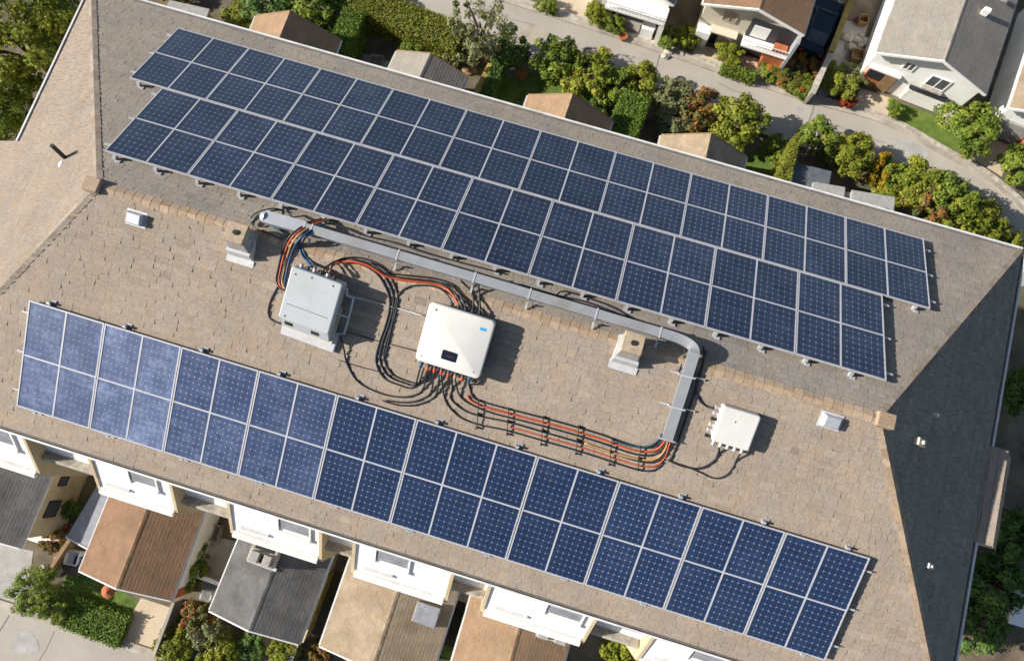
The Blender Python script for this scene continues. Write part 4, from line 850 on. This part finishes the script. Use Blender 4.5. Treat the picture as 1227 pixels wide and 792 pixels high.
# ------------------------------------------------------------------ garden walls, fences, small things
def wall_thing(label, a, b, h, th, mat, cap=None, name='garden_wall', cat='wall'):
    A, Bp = G(*a, h), G(*b, h); A.z = Bp.z = GZ; m = frame(A, Bp - A, UP); ln = (Bp - A).length; o = thing(name, label, cat, m)
    mb = MB(); mb.bx(0, ln, -th, th, 0, h); mb.build('wall_body', mat, o, L)
    if cap: mb = MB(); mb.bx(-.03, ln + .03, -th - .05, th + .05, h, h + .08); mb.build('coping', cap, o, L)
    return o
wall_thing('ochre capped boundary wall beside the beige house across the street', (1024, -10), (996, 62), 1.5, .12, 'wood', 'ochre')
wall_thing('pale timber boundary wall running down to the street kerb', (996, 62), (974, 112), 1.3, .10, 'greywood', 'stone')
wall_thing('white capped low wall along the right side of the front driveway', (208, 722), (184, 786), 1.1, .03, 'greywood', 'kerb')
wall_thing('thin yellow rail wall right of the dark grey house', (391, 690), (362, 768), 1.6, .05, 'ochre', 'cream')
wall_thing('pale wall behind the yard between orange roof and dark grey house', (238, 690), (265, 700), 1.0, .05, 'stone', 'white')
wall_thing('stone wall post at the foot of the dark grey house garden', (357, 768), (345, 800), 1.0, .06, 'stone', 'kerb')
wall_thing('mossy wall below the olive tree by the back eave', (588, 78), (571, 112), 1.4, .14, 'stone', 'ochre')
wall_thing('low grey wall closing the dark court in the front row', (527, 706), (574, 722), 1.2, .15, 'concrete', 'beige')
wall_thing('low stone wall left of the shed in the front row', (55, 690), (88, 640), 0.9, .05, 'wood', 'wood')
# car in the shade beside the beige house
def car(label, c, ang):
    p = G(*c); m = Matrix.Translation(p) @ Matrix.Rotation(ang, 4, 'Z'); o = thing('parked_car', label, 'car', m)
    prof = [(-2.05, .35), (-2.1, .75), (-1.85, .92), (-1.05, .98), (-.45, 1.42), (.85, 1.45), (1.55, 1.0), (2.0, .92), (2.1, .6), (2.05, .32)]
    mb = MB(); n = len(prof); vs = []
    for y, k in ((-.84, 1), (-.72, 0), (.72, 0), (.84, 1)):
        for x_, z in prof: vs.append((x_, y if z < 1.0 else y * .86, z if not k or z < 1 else z - .06))
    mb.add(vs, [list(range(n)), [3 * n + i for i in range(n)][::-1]] + [[k * n + i, (k + 1) * n + i, (k + 1) * n + (i + 1) % n, k * n + (i + 1) % n] for k in range(3) for i in range(n)])
    mb.build('body', 'carblue', o, L)
    mb = MB(); mb.add([(-1.0, -.62, 1.0), (-1.0, .62, 1.0), (-.5, .56, 1.40), (-.5, -.56, 1.40)], [(0, 1, 2, 3)]); mb.v = [v + Vector((-.03, 0, .02)) for v in mb.v]; mb.build('windscreen', 'window', o, L)
    mb = MB(); mb.add([(1.5, -.6, 1.04), (1.5, .6, 1.04), (.9, .56, 1.43), (.9, -.56, 1.43)], [(0, 3, 2, 1)]); mb.v = [v + Vector((.03, 0, .02)) for v in mb.v]; mb.build('rear_window', 'window', o, L)
    for sy in (-1, 1):
        mb = MB(); mb.prism([(-.8, sy * .80, .98), (1.2, sy * .80, .98), (.8, sy * .745, 1.33), (-.42, sy * .745, 1.33)], (0, sy * .01, 0)); mb.build('side_window', 'window', o, L)
        mb = MB(); mb.rbox(-.95, -.78, sy * .95 - .08, sy * .95 + .08, .95, 1.08, .03, .02); mb.build('mirror', 'carblue', o, L)
        mb = MB(); mb.bx(-2.12, -2.0, sy * .6 - .14, sy * .6 + .14, .66, .8); mb.build('headlight', 'lamp_clear', o, L)
        mb = MB(); mb.bx(2.0, 2.12, sy * .62 - .12, sy * .62 + .12, .7, .84); mb.build('tail_light', 'lamp_red', o, L)
        for sx in (-1.28, 1.3):
            mb = MB(); mb.cyl((sx, sy * .66, .32), .32, .2, 20, 0, None, (0, sy, 0)); wl = mb.build('wheel', 'tyre', o, L)
            mb = MB(); mb.cyl((sx, sy * .855, .32), .19, .012, 16, 0, None, (0, sy, 0)); mb.build('rim', 'alu', wl, L)
hx = WHM.to_3x3() @ Vector((0, 1, 0)); ang = math.atan2(hx.y, hx.x)
car('blue car parked in the shade between the beige house and the ochre wall', (977, 40), ang + math.pi)
def pot(label, u, v, r, mat='terracotta', leaf=None):
    p = G(u, v, .3); p.z = GZ; o = thing('flower_pot', label, 'plant pot', loc=p); mb = MB(); mb.cyl(p, r * .7, r * 1.3, 14, 0, r); mb.build('pot', mat, o)
    mb = MB(); mb.tube([p + Vector((r * math.cos(a * math.pi / 8), r * math.sin(a * math.pi / 8), r * 1.3)) for a in range(17)], r * .12, 6); mb.build('rim', mat, o)
    mb = MB(); mb.cyl(p + UP * r * 1.2, r * .9, .02, 14); mb.build('earth', 'soil', o)
pot('orange pot beside the left house shed in the front row', 74, 631, .22); pot('terracotta pot on the verge of the white patio house', 747, 44, .25); pot('terracotta pot at the lawn corner near the street kerb', 781, 42, .2)
pot('terracotta pot in the lawn behind the middle orange roof', 626, 90, .3); pot('terracotta pot by the tan house front, bottom edge', 416, 785, .24)
p = G(130, 708, 1.2); p.z = GZ; o = thing('parasol', 'round terracotta parasol on the front lawn', 'parasol', loc=p)
mb = MB(); mb.cyl(p, .03, 1.3, 8); mb.build('pole', 'wood', o)
mb = MB(); n = 10; vs = [p + UP * 1.45] + [p + Vector((.38 * math.cos(2 * math.pi * k / n), .38 * math.sin(2 * math.pi * k / n), 1.22)) for k in range(n)] + [p + UP * 1.40]
mb.add(vs, [(0, 1 + k, 1 + (k + 1) % n) for k in range(n)] + [(n + 1, 1 + (k + 1) % n, 1 + k) for k in range(n)]); mb.build('canopy', 'terracotta', o)
def rocks(label, u, v, n, r, mat='stone'):
    for i in range(n):
        p = G(u + random.uniform(-r, r), v + random.uniform(-r, r) * .6); q = random.uniform(.12, .3); mb = MB(); bm = bmesh.new(); bmesh.ops.create_icosphere(bm, subdivisions=2, radius=q)
        for v_ in bm.verts: v_.co = Vector((v_.co.x * 1.2, v_.co.y, v_.co.z * .7)) * (1 + random.uniform(-.16, .16))
        mb.add([p + UP * q * .3 + v_.co for v_ in bm.verts], [[x_.index for x_ in f.verts] for f in bm.faces]); bm.free()
        tag(mb.build('rock', mat), label, 'rock', label)
rocks('pale rubble rock heaped beside the conifer in the front row garden', 62, 678, 9, 13)
rocks('buff rubble rock on the verge left of the white gabled house', 1022, 50, 9, 14)
rocks('grey rock edging the street across from the hedges', 806, 62, 7, 10)
rocks('stone edging the flower bed beside the white house lawn', 1133, 143, 6, 8)
rocks('rock at the end of the mossy wall by the olive tree', 556, 88, 6, 10, 'wood')
def crate(label, u, v, s, mat, h=.5):
    p = G(u, v); o = thing('garden_crate', label, 'crate', loc=p); mb = MB(); ax = (Vector((.96, .1, 0)).normalized(), Vector((-.1, .96, 0)).normalized(), UP)
    for k in range(4):
        for sg in (-1, 1): mb.box(p + UP * (h * (k + .5) / 4) + ax[1] * sg * s, (s, .02, h / 9), ax); mb.box(p + UP * (h * (k + .5) / 4) + ax[0] * sg * s, (.02, s - .03, h / 9), ax)
    mb.build('slats', mat, o); mb = MB(); mb.box(p + UP * .03, (s - .03, s - .03, .02), ax); mb.build('base', mat, o)
crate('white slatted crate in the yard below the shed', 92, 667, .35, 'white'); crate('blue slatted crate beside the white one below the shed', 99, 671, .22, 'blue', .4)
crate('grey crate on the yard patio between the front houses', 258, 637, .4, 'greywood'); crate('white crate on the patio beside the dark grey house', 251, 712, .28, 'white')
crate('brown wooden crate on the rubble verge across the street', 1031, 28, .28, 'wood'); crate('pale crate on the rubble verge across the street', 1024, 70, .35, 'wood')
crate('grey crate in the shaded patio behind the back eave', 452, 78, .4, 'greywood')

# ------------------------------------------------------------------ planting
def leaf_mesh(name, c, nrm, size, up=0.0):
    n = len(c); r = rng.normal(size=(n, 3)); nn = nrm + 0.55 * r; nn[:, 2] += up; nn /= np.linalg.norm(nn, axis=1)[:, None] + 1e-9
    t = np.cross(nn, rng.normal(size=(n, 3))); t /= np.linalg.norm(t, axis=1)[:, None] + 1e-9; b = np.cross(nn, t)
    s = (size * rng.uniform(.6, 1.35, n))[:, None]
    q = np.stack([c - t * s, c - b * s * .62 + nn * s * .15, c + t * s, c + b * s * .62 + nn * s * .15], 1).reshape(-1, 3)
    me = bpy.data.meshes.new(name); me.vertices.add(4 * n); me.vertices.foreach_set('co', q.ravel())
    me.loops.add(4 * n); me.loops.foreach_set('vertex_index', np.arange(4 * n)); me.polygons.add(n)
    me.polygons.foreach_set('loop_start', np.arange(0, 4 * n, 4)); me.polygons.foreach_set('loop_total', np.full(n, 4))
    me.update(calc_edges=True); at = me.attributes.new('tint', 'FLOAT', 'FACE'); return me, at
def crown(name, K, per, leaf, flat=.8, cl=(.2, .36), seed=0):
    g = np.random.default_rng(seed); C = []; N = []; T = []
    d = g.normal(size=(K, 3)); d[:, 2] = d[:, 2] * .8 + .15; d /= np.linalg.norm(d, axis=1)[:, None]
    rad = g.uniform(.38, .90, K) ** .9 * (1 + .22 * np.sin(d[:, 0] * 3.1 + seed) * np.cos(d[:, 1] * 2.7 - seed))
    for k in range(K):
        cc = d[k] * rad[k]; cr = g.uniform(*cl) * (1.25 - .6 * rad[k]); v = g.normal(size=(per, 3)); v /= np.linalg.norm(v, axis=1)[:, None]
        C.append(cc + v * cr * g.uniform(.55, 1.05, per)[:, None]); N.append(v * .8 + d[k] * .5); ck = g.normal(.5, .17); T.append(np.clip(ck + g.normal(0, .17, per), 0, 1))
    C = np.concatenate(C); C[:, 2] *= flat; me, at = leaf_mesh(name, C, np.concatenate(N), leaf, .25); at.data.foreach_set('value', np.concatenate(T).astype(np.float32)); return me
SMALL = [crown('foliage', 40, 95, .060, .8, (.18, .34), s) for s in range(4)]
BIG = [crown('foliage', 100, 130, .030, .95, (.11, .24), 10 + s) for s in range(3)]
AIRY = [crown('foliage', 54, 60, .040, 1.0, (.10, .24), 20 + s) for s in range(2)]
def leafobj(name, me, mat):
    o = bpy.data.objects.new(name, me); COL.objects.link(o)
    if not me.materials: me.materials.append(M['lf_mid'])
    o.material_slots[0].link = 'OBJECT'; o.material_slots[0].material = M[mat]; return o
cnt = [0]
def plant(label, u, v, dpx, h, mat, kind='shrub', tall=None, grp=None, wide=1.0):
    """u, v: middle of the crown in the photograph; dpx its width there; h the height of its top"""
    cnt[0] += 1; i = cnt[0]; hc = h * .55; p = G(u, v, hc); dep = (Vector(CAMP) - p).length; r = dpx / FPX * dep * .5 * 1.04
    p = Vector((p.x, p.y, GZ)); o = thing({'tree': 'tree', 'big': 'tree', 'airy': 'tree'}.get(kind, 'shrub'), label, 'shrub' if kind == 'shrub' else 'tree', loc=p, group=grp)
    me = {'shrub': SMALL, 'tree': SMALL, 'big': BIG, 'airy': AIRY}[kind]; c = leafobj('foliage' if kind == 'shrub' else 'crown', me[i % len(me)], mat)
    zz = h * .5 if kind == 'shrub' else h * .42
    c.parent = o; c.location = (0, 0, h - zz * .95); c.scale = (r * 1.05 * wide, r * 1.05, zz * 1.15); c.rotation_euler = (0, 0, i * 2.399)
    mb = MB(); t = .05 + .035 * h
    if kind == 'shrub':
        for k in range(3): a = k * 2.1 + i; mb.tube([p, p + Vector((math.cos(a) * r * .3, math.sin(a) * r * .3, h * .5))], t * .5, 6, 0, t * .2)
        mb.build('stem', 'bark', o)
    else:
        mb.tube([p - UP * .1, p + Vector((.05, .03, h * .35)), p + Vector((-.04, .05, h * .75))], t, 8, 0, t * .35)
        for k in range(5): a = k * 1.257 + i; mb.tube([p + UP * h * (.3 + .06 * k), p + Vector((math.cos(a) * r * .4, math.sin(a) * r * .4, h * (.5 + .06 * k))), p + Vector((math.cos(a) * r * .7, math.sin(a) * r * .7, h * (.62 + .06 * k)))], t * .45, 6, 0, t * .12)
        mb.build('trunk', 'bark', o)
    return o
def hedge(label, a, b, width, h, mat, leaf=.055, taper=0, dens=300):
    A, Bp = G(*a, h), G(*b, h); A.z = Bp.z = GZ; X = (Bp - A); ln = X.length; m = frame(A, X, UP); o = thing('hedge', label, 'hedge', m)
    wf = lambda t: width * (1 - taper * t)
    mb = MB(); i_ = .07; mb.add([(i_, -wf(0) + i_, 0), (ln - i_, -wf(1) + i_, 0), (ln - i_, wf(1) - i_, 0), (i_, wf(0) - i_, 0), (i_, -wf(0) + i_, h - i_), (ln - i_, -wf(1) + i_, h - i_), (ln - i_, wf(1) - i_, h - i_), (i_, wf(0) - i_, h - i_)], [(0, 3, 2, 1), (4, 5, 6, 7), (0, 1, 5, 4), (1, 2, 6, 5), (2, 3, 7, 6), (3, 0, 4, 7)]); mb.build('hedge_core', 'hedgecore', o, L)
    C = []; N = []
    def face(n_, f, nv): t = rng.uniform(0, 1, (n_, 2)); C.append(np.array([f(*q) for q in t])); N.append(np.tile(np.array(nv, float), (n_, 1)))
    face(int(ln * 2 * width * dens * 1.5) + 60, lambda s, t: (s * ln, (2 * t - 1) * wf(s), h), (0, 0, 1))
    for sg in (-1, 1): face(int(ln * h * dens) + 40, lambda s, t: (s * ln, sg * wf(s), t * h), (0, sg, 0))
    face(int(2 * width * h * dens) + 10, lambda s, t: (0, (2 * t - 1) * wf(0), s * h), (-1, 0, 0)); face(int(2 * width * h * dens) + 10, lambda s, t: (ln, (2 * t - 1) * wf(1), s * h), (1, 0, 0))
    C = np.concatenate(C); N = np.concatenate(N); C += N * rng.normal(0, .05, (len(C), 1)) + rng.normal(0, .03, C.shape)
    me, at = leaf_mesh('hedge_leaves', C, N, leaf, .1); at.data.foreach_set('value', np.clip(rng.normal(.5, .2, len(C)), 0, 1).astype(np.float32))
    l = leafobj('foliage', me, mat); l.parent = o; return o
hedge('long yellow-green clipped hedge along the near side of the street', (418, -8), (552, 46), .95, 1.9, 'lf_hedgey')
hedge('short thick dark hedge at the left end of the long street hedge', (424, 12), (404, 62), .65, 2.2, 'lf_hedge')
hedge('big block-cut green hedge behind the middle of the array', (764, 112), (742, 168), .85, 2.3, 'lf_hedge')
hedge('narrow spike-shaped yellow-green hedge beside the tan house', (934, 230), (958, 160), .50, 2.7, 'lf_hedgey', .05, .85)
hedge('bright green clipped hedge along the front lawn by the lower road', (80, 732), (148, 757), .85, .45, 'lf_hedge')
hedge('low clipped green strip hedge below the beige house by the kerb', (866, 78), (906, 92), .28, .7, 'lf_mid')
hedge('dark narrow hedge beside the mossy wall below the olive tree', (600, 70), (580, 118), .35, 1.6, 'lf_dark')

TREES = [  # label, u, v, width px, height m, leaves, kind
 ('large yellow-green tree at the top left corner beside the left eave', 32, 62, 130, 7.5, 'lf_bright', 'big'),
 ('mid green tree below the large yellow-green one at the left edge', 8, 135, 80, 6.0, 'lf_mid', 'big'),
 ('dark tree in the gap at the left eave, top left', 70, 15, 50, 4.5, 'lf_dark', 'big'),
 ('yellowish shrub at the top edge left of the sheds', 212, -8, 30, 1.6, 'lf_yellow', 'shrub'),
 ('bright bush at the top edge left of the orange roof', 283, 22, 42, 2.2, 'lf_bright', 'shrub'),
 ('dark leafy tree at the top edge above the orange roof', 325, 3, 60, 3.6, 'lf_dark', 'tree'),
 ('mid green tree touching the top edge right of the first orange roof', 378, 6, 62, 3.8, 'lf_mid', 'tree'),
 ('dark bush wedged between first orange roof and hedge', 392, 44, 30, 2.0, 'lf_dark', 'shrub'),
 ('dark tree filling the corner behind the long hedge', 410, -12, 50, 3.4, 'lf_dark', 'tree'),
 ('airy grey-olive tree leaning over the street beside the long hedge', 576, 42, 74, 5.2, 'lf_olive', 'airy'),
 ('loose pale shrub at the end of the long hedge', 545, 60, 38, 2.0, 'lf_olive', 'shrub'),
 ('green shrub under the long hedge above the grey house', 498, 50, 42, 1.6, 'lf_mid', 'shrub'),
 ('light green shrub under the long hedge, left of the pale shrub', 522, 66, 34, 1.4, 'lf_bright', 'shrub'),
 ('dark green tree right of the airy olive tree', 612, 60, 48, 3.0, 'lf_dark', 'tree'),
 ('rounded green tree beside the lawn at the street edge', 668, 74, 62, 3.4, 'lf_mid', 'tree'),
 ('yellow-green tree in the clump above the middle orange roof', 706, 92, 66, 3.2, 'lf_bright', 'tree'),
 ('mid green tree right in the clump above the block hedge', 738, 106, 54, 3.0, 'lf_mid', 'tree'),
 ('small green tree at the street edge above the block hedge', 768, 98, 44, 2.6, 'lf_bright', 'tree'),
 ('low dark shrub between orange roof and block hedge', 706, 128, 42, 2.0, 'lf_dark', 'shrub'),
 ('grey-green shrub at the street edge right of the block hedge', 806, 118, 52, 2.2, 'lf_olive', 'shrub'),
 ('orange flecked loose shrub beside the bright tree', 838, 134, 54, 2.4, 'lf_rust', 'shrub'),
 ('olive shrub above the tan house roof', 806, 146, 44, 1.9, 'lf_olive', 'shrub'),
 ('bright lime-green tree beside the tan house', 886, 146, 64, 3.6, 'lf_bright', 'tree'),
 ('low lime shrub at the corner of the tan house', 878, 172, 34, 1.5, 'lf_bright', 'shrub'),
 ('green shrub on the lawn left of the spike hedge', 930, 178, 36, 1.3, 'lf_mid', 'shrub'),
 ('light green tree right of the spike hedge at the street', 980, 164, 42, 2.9, 'lf_mid', 'tree'),
 ('rust and green shrub left of the rounded tree by the outbuilding', 994, 184, 34, 2.0, 'lf_rust', 'shrub'),
 ('rounded olive-green tree above the outbuilding', 1022, 186, 50, 2.7, 'lf_bright', 'tree'),
 ('golden yellow shrub between the outbuilding and the street', 1056, 207, 40, 2.2, 'lf_yellow', 'shrub'),
 ('dark green shrub right of the golden one', 1074, 212, 38, 2.2, 'lf_mid', 'shrub'),
 ('pale green shrub beside the outbuilding corner', 1066, 232, 40, 1.8, 'lf_bright', 'shrub'),
 ('light green tree at the street edge right of the golden shrub', 1100, 222, 54, 3.0, 'lf_bright', 'tree'),
 ('rust-topped tree in the clump at the right of the back eave', 1110, 244, 50, 3.0, 'lf_rust', 'tree'),
 ('tall green tree in the middle of the right hand clump', 1136, 238, 52, 3.4, 'lf_mid', 'tree'),
 ('lime green tree at the right end of the back garden clump', 1152, 262, 54, 3.0, 'lf_bright', 'tree'),
 ('lime shrub at the eave end of the right hand clump', 1180, 268, 50, 2.4, 'lf_bright', 'shrub'),
 ('pale shrub peeking over the eave at the far right', 1210, 292, 34, 1.6, 'lf_bright', 'shrub'),
 ('rounded dark green tree by the white gabled house corner', 1162, 152, 58, 3.0, 'lf_mid', 'tree'),
 ('green shrub at the right edge across the street', 1224, 196, 44, 2.2, 'lf_mid', 'shrub'),
 ('small green shrub left of the white house lawn', 1072, 130, 20, 1.0, 'lf_mid', 'shrub'),
 ('bright shrub by the pale boundary wall across the street', 1008, 96, 44, 1.6, 'lf_bright', 'shrub'),
 ('grey-green shrub beside the white house garage', 1022, 92, 32, 1.4, 'lf_olive', 'shrub'),
 ('red flowering shrub at the kerb beside the garage drive', 1016, 120, 20, 1.0, 'lf_red', 'shrub'),
 ('orange flowering bed shrub below the beige house', 944, 86, 48, 1.2, 'lf_orange', 'shrub'),
 ('second orange flowering shrub near the ochre wall', 970, 82, 36, 1.2, 'lf_orange', 'shrub'),
 ('green shrub at the kerb between the flowering bed and the wall', 958, 102, 34, 1.0, 'lf_mid', 'shrub'),
 ('green shrub left end of the flowering bed', 924, 84, 28, 1.1, 'lf_mid', 'shrub'),
 ('leafy shrub in front of the beige house driveway', 874, 66, 34, 1.4, 'lf_bright', 'shrub'),
 ('red shrub in the shade at the beige house corner', 948, 66, 14, .9, 'lf_red', 'shrub'),
 ('green shrub between patio house and beige house', 804, 44, 30, 1.6, 'lf_mid', 'shrub'),
 ('yellow-green upright shrub left of the beige house', 826, 44, 30, 1.7, 'lf_bright', 'shrub'),
 ('bright shrub left of the white patio house', 716, 18, 32, 1.4, 'lf_bright', 'shrub'),
 ('green shrub beside the white patio house', 738, 30, 26, 1.2, 'lf_mid', 'shrub'),
 ('round shrub on the far verge at the top edge', 656, 6, 24, 1.1, 'lf_mid', 'shrub'),
 ('bushy conifer at the kerb of the lower road', 42, 706, 50, 2.3, 'lf_mid', 'big'),
 ('small shrub below the conifer by the lower road', 66, 730, 30, 1.1, 'lf_mid', 'shrub'),
 ('weedy green shrub at the top of the orange roof', 214, 628, 46, 3.4, 'lf_bright', 'shrub'),
 ('green shrub right of the orange and brown house', 226, 690, 34, 2.0, 'lf_mid', 'shrub'),
 ('yellow-green shrub at the bottom beside the driveway wall', 208, 776, 44, 1.6, 'lf_bright', 'shrub'),
 ('rusty shrub in the garden of the dark grey house', 236, 738, 36, 1.8, 'lf_rust', 'shrub'),
 ('green flowering shrub in the garden of the dark grey house', 250, 758, 42, 2.0, 'lf_olive', 'shrub'),
 ('yellow flecked shrub in the garden of the dark grey house', 262, 778, 40, 1.8, 'lf_bright', 'shrub'),
 ('bright shrub at the bottom edge below the dark grey house', 340, 780, 38, 1.8, 'lf_bright', 'shrub'),
 ('dark shrub under the terrace of the dark grey house', 300, 774, 34, 1.2, 'lf_dark', 'shrub'),
 ('brown-green round shrub at the bottom edge by the tan house', 380, 782, 26, 1.4, 'lf_rust', 'shrub'),
 ('green vine shrub at the foot of the white bays, bottom middle', 752, 782, 52, 4.5, 'lf_bright', 'shrub'),
 ('mossy shrub beside the chimney of the bottom orange house', 655, 757, 26, 3.8, 'lf_rust', 'shrub'),
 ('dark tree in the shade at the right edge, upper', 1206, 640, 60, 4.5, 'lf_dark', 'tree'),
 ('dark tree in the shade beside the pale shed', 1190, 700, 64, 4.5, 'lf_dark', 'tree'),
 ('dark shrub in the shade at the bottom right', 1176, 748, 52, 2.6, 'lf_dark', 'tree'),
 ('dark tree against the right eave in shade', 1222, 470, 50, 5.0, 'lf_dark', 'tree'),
 ('dark shrub in the alley right of the grey roofed cream house', 84, 610, 24, 1.6, 'lf_dark', 'shrub'),
 ('yellowing shrub in the alley beside the left shed', 62, 648, 26, 1.6, 'lf_rust', 'shrub'),
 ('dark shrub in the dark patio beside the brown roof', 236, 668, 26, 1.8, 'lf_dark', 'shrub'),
]
for t in TREES:
    t = list(t); t[4] = t[4] * .8 if t[4] < 4 else t[4]; plant(*t)
for k, v in LABELS.items():
    if len(v) > 1 and not k.startswith(('pale rubble', 'buff rubble', 'grey rock', 'stone edging', 'rock at')): print('DUP', k, v)
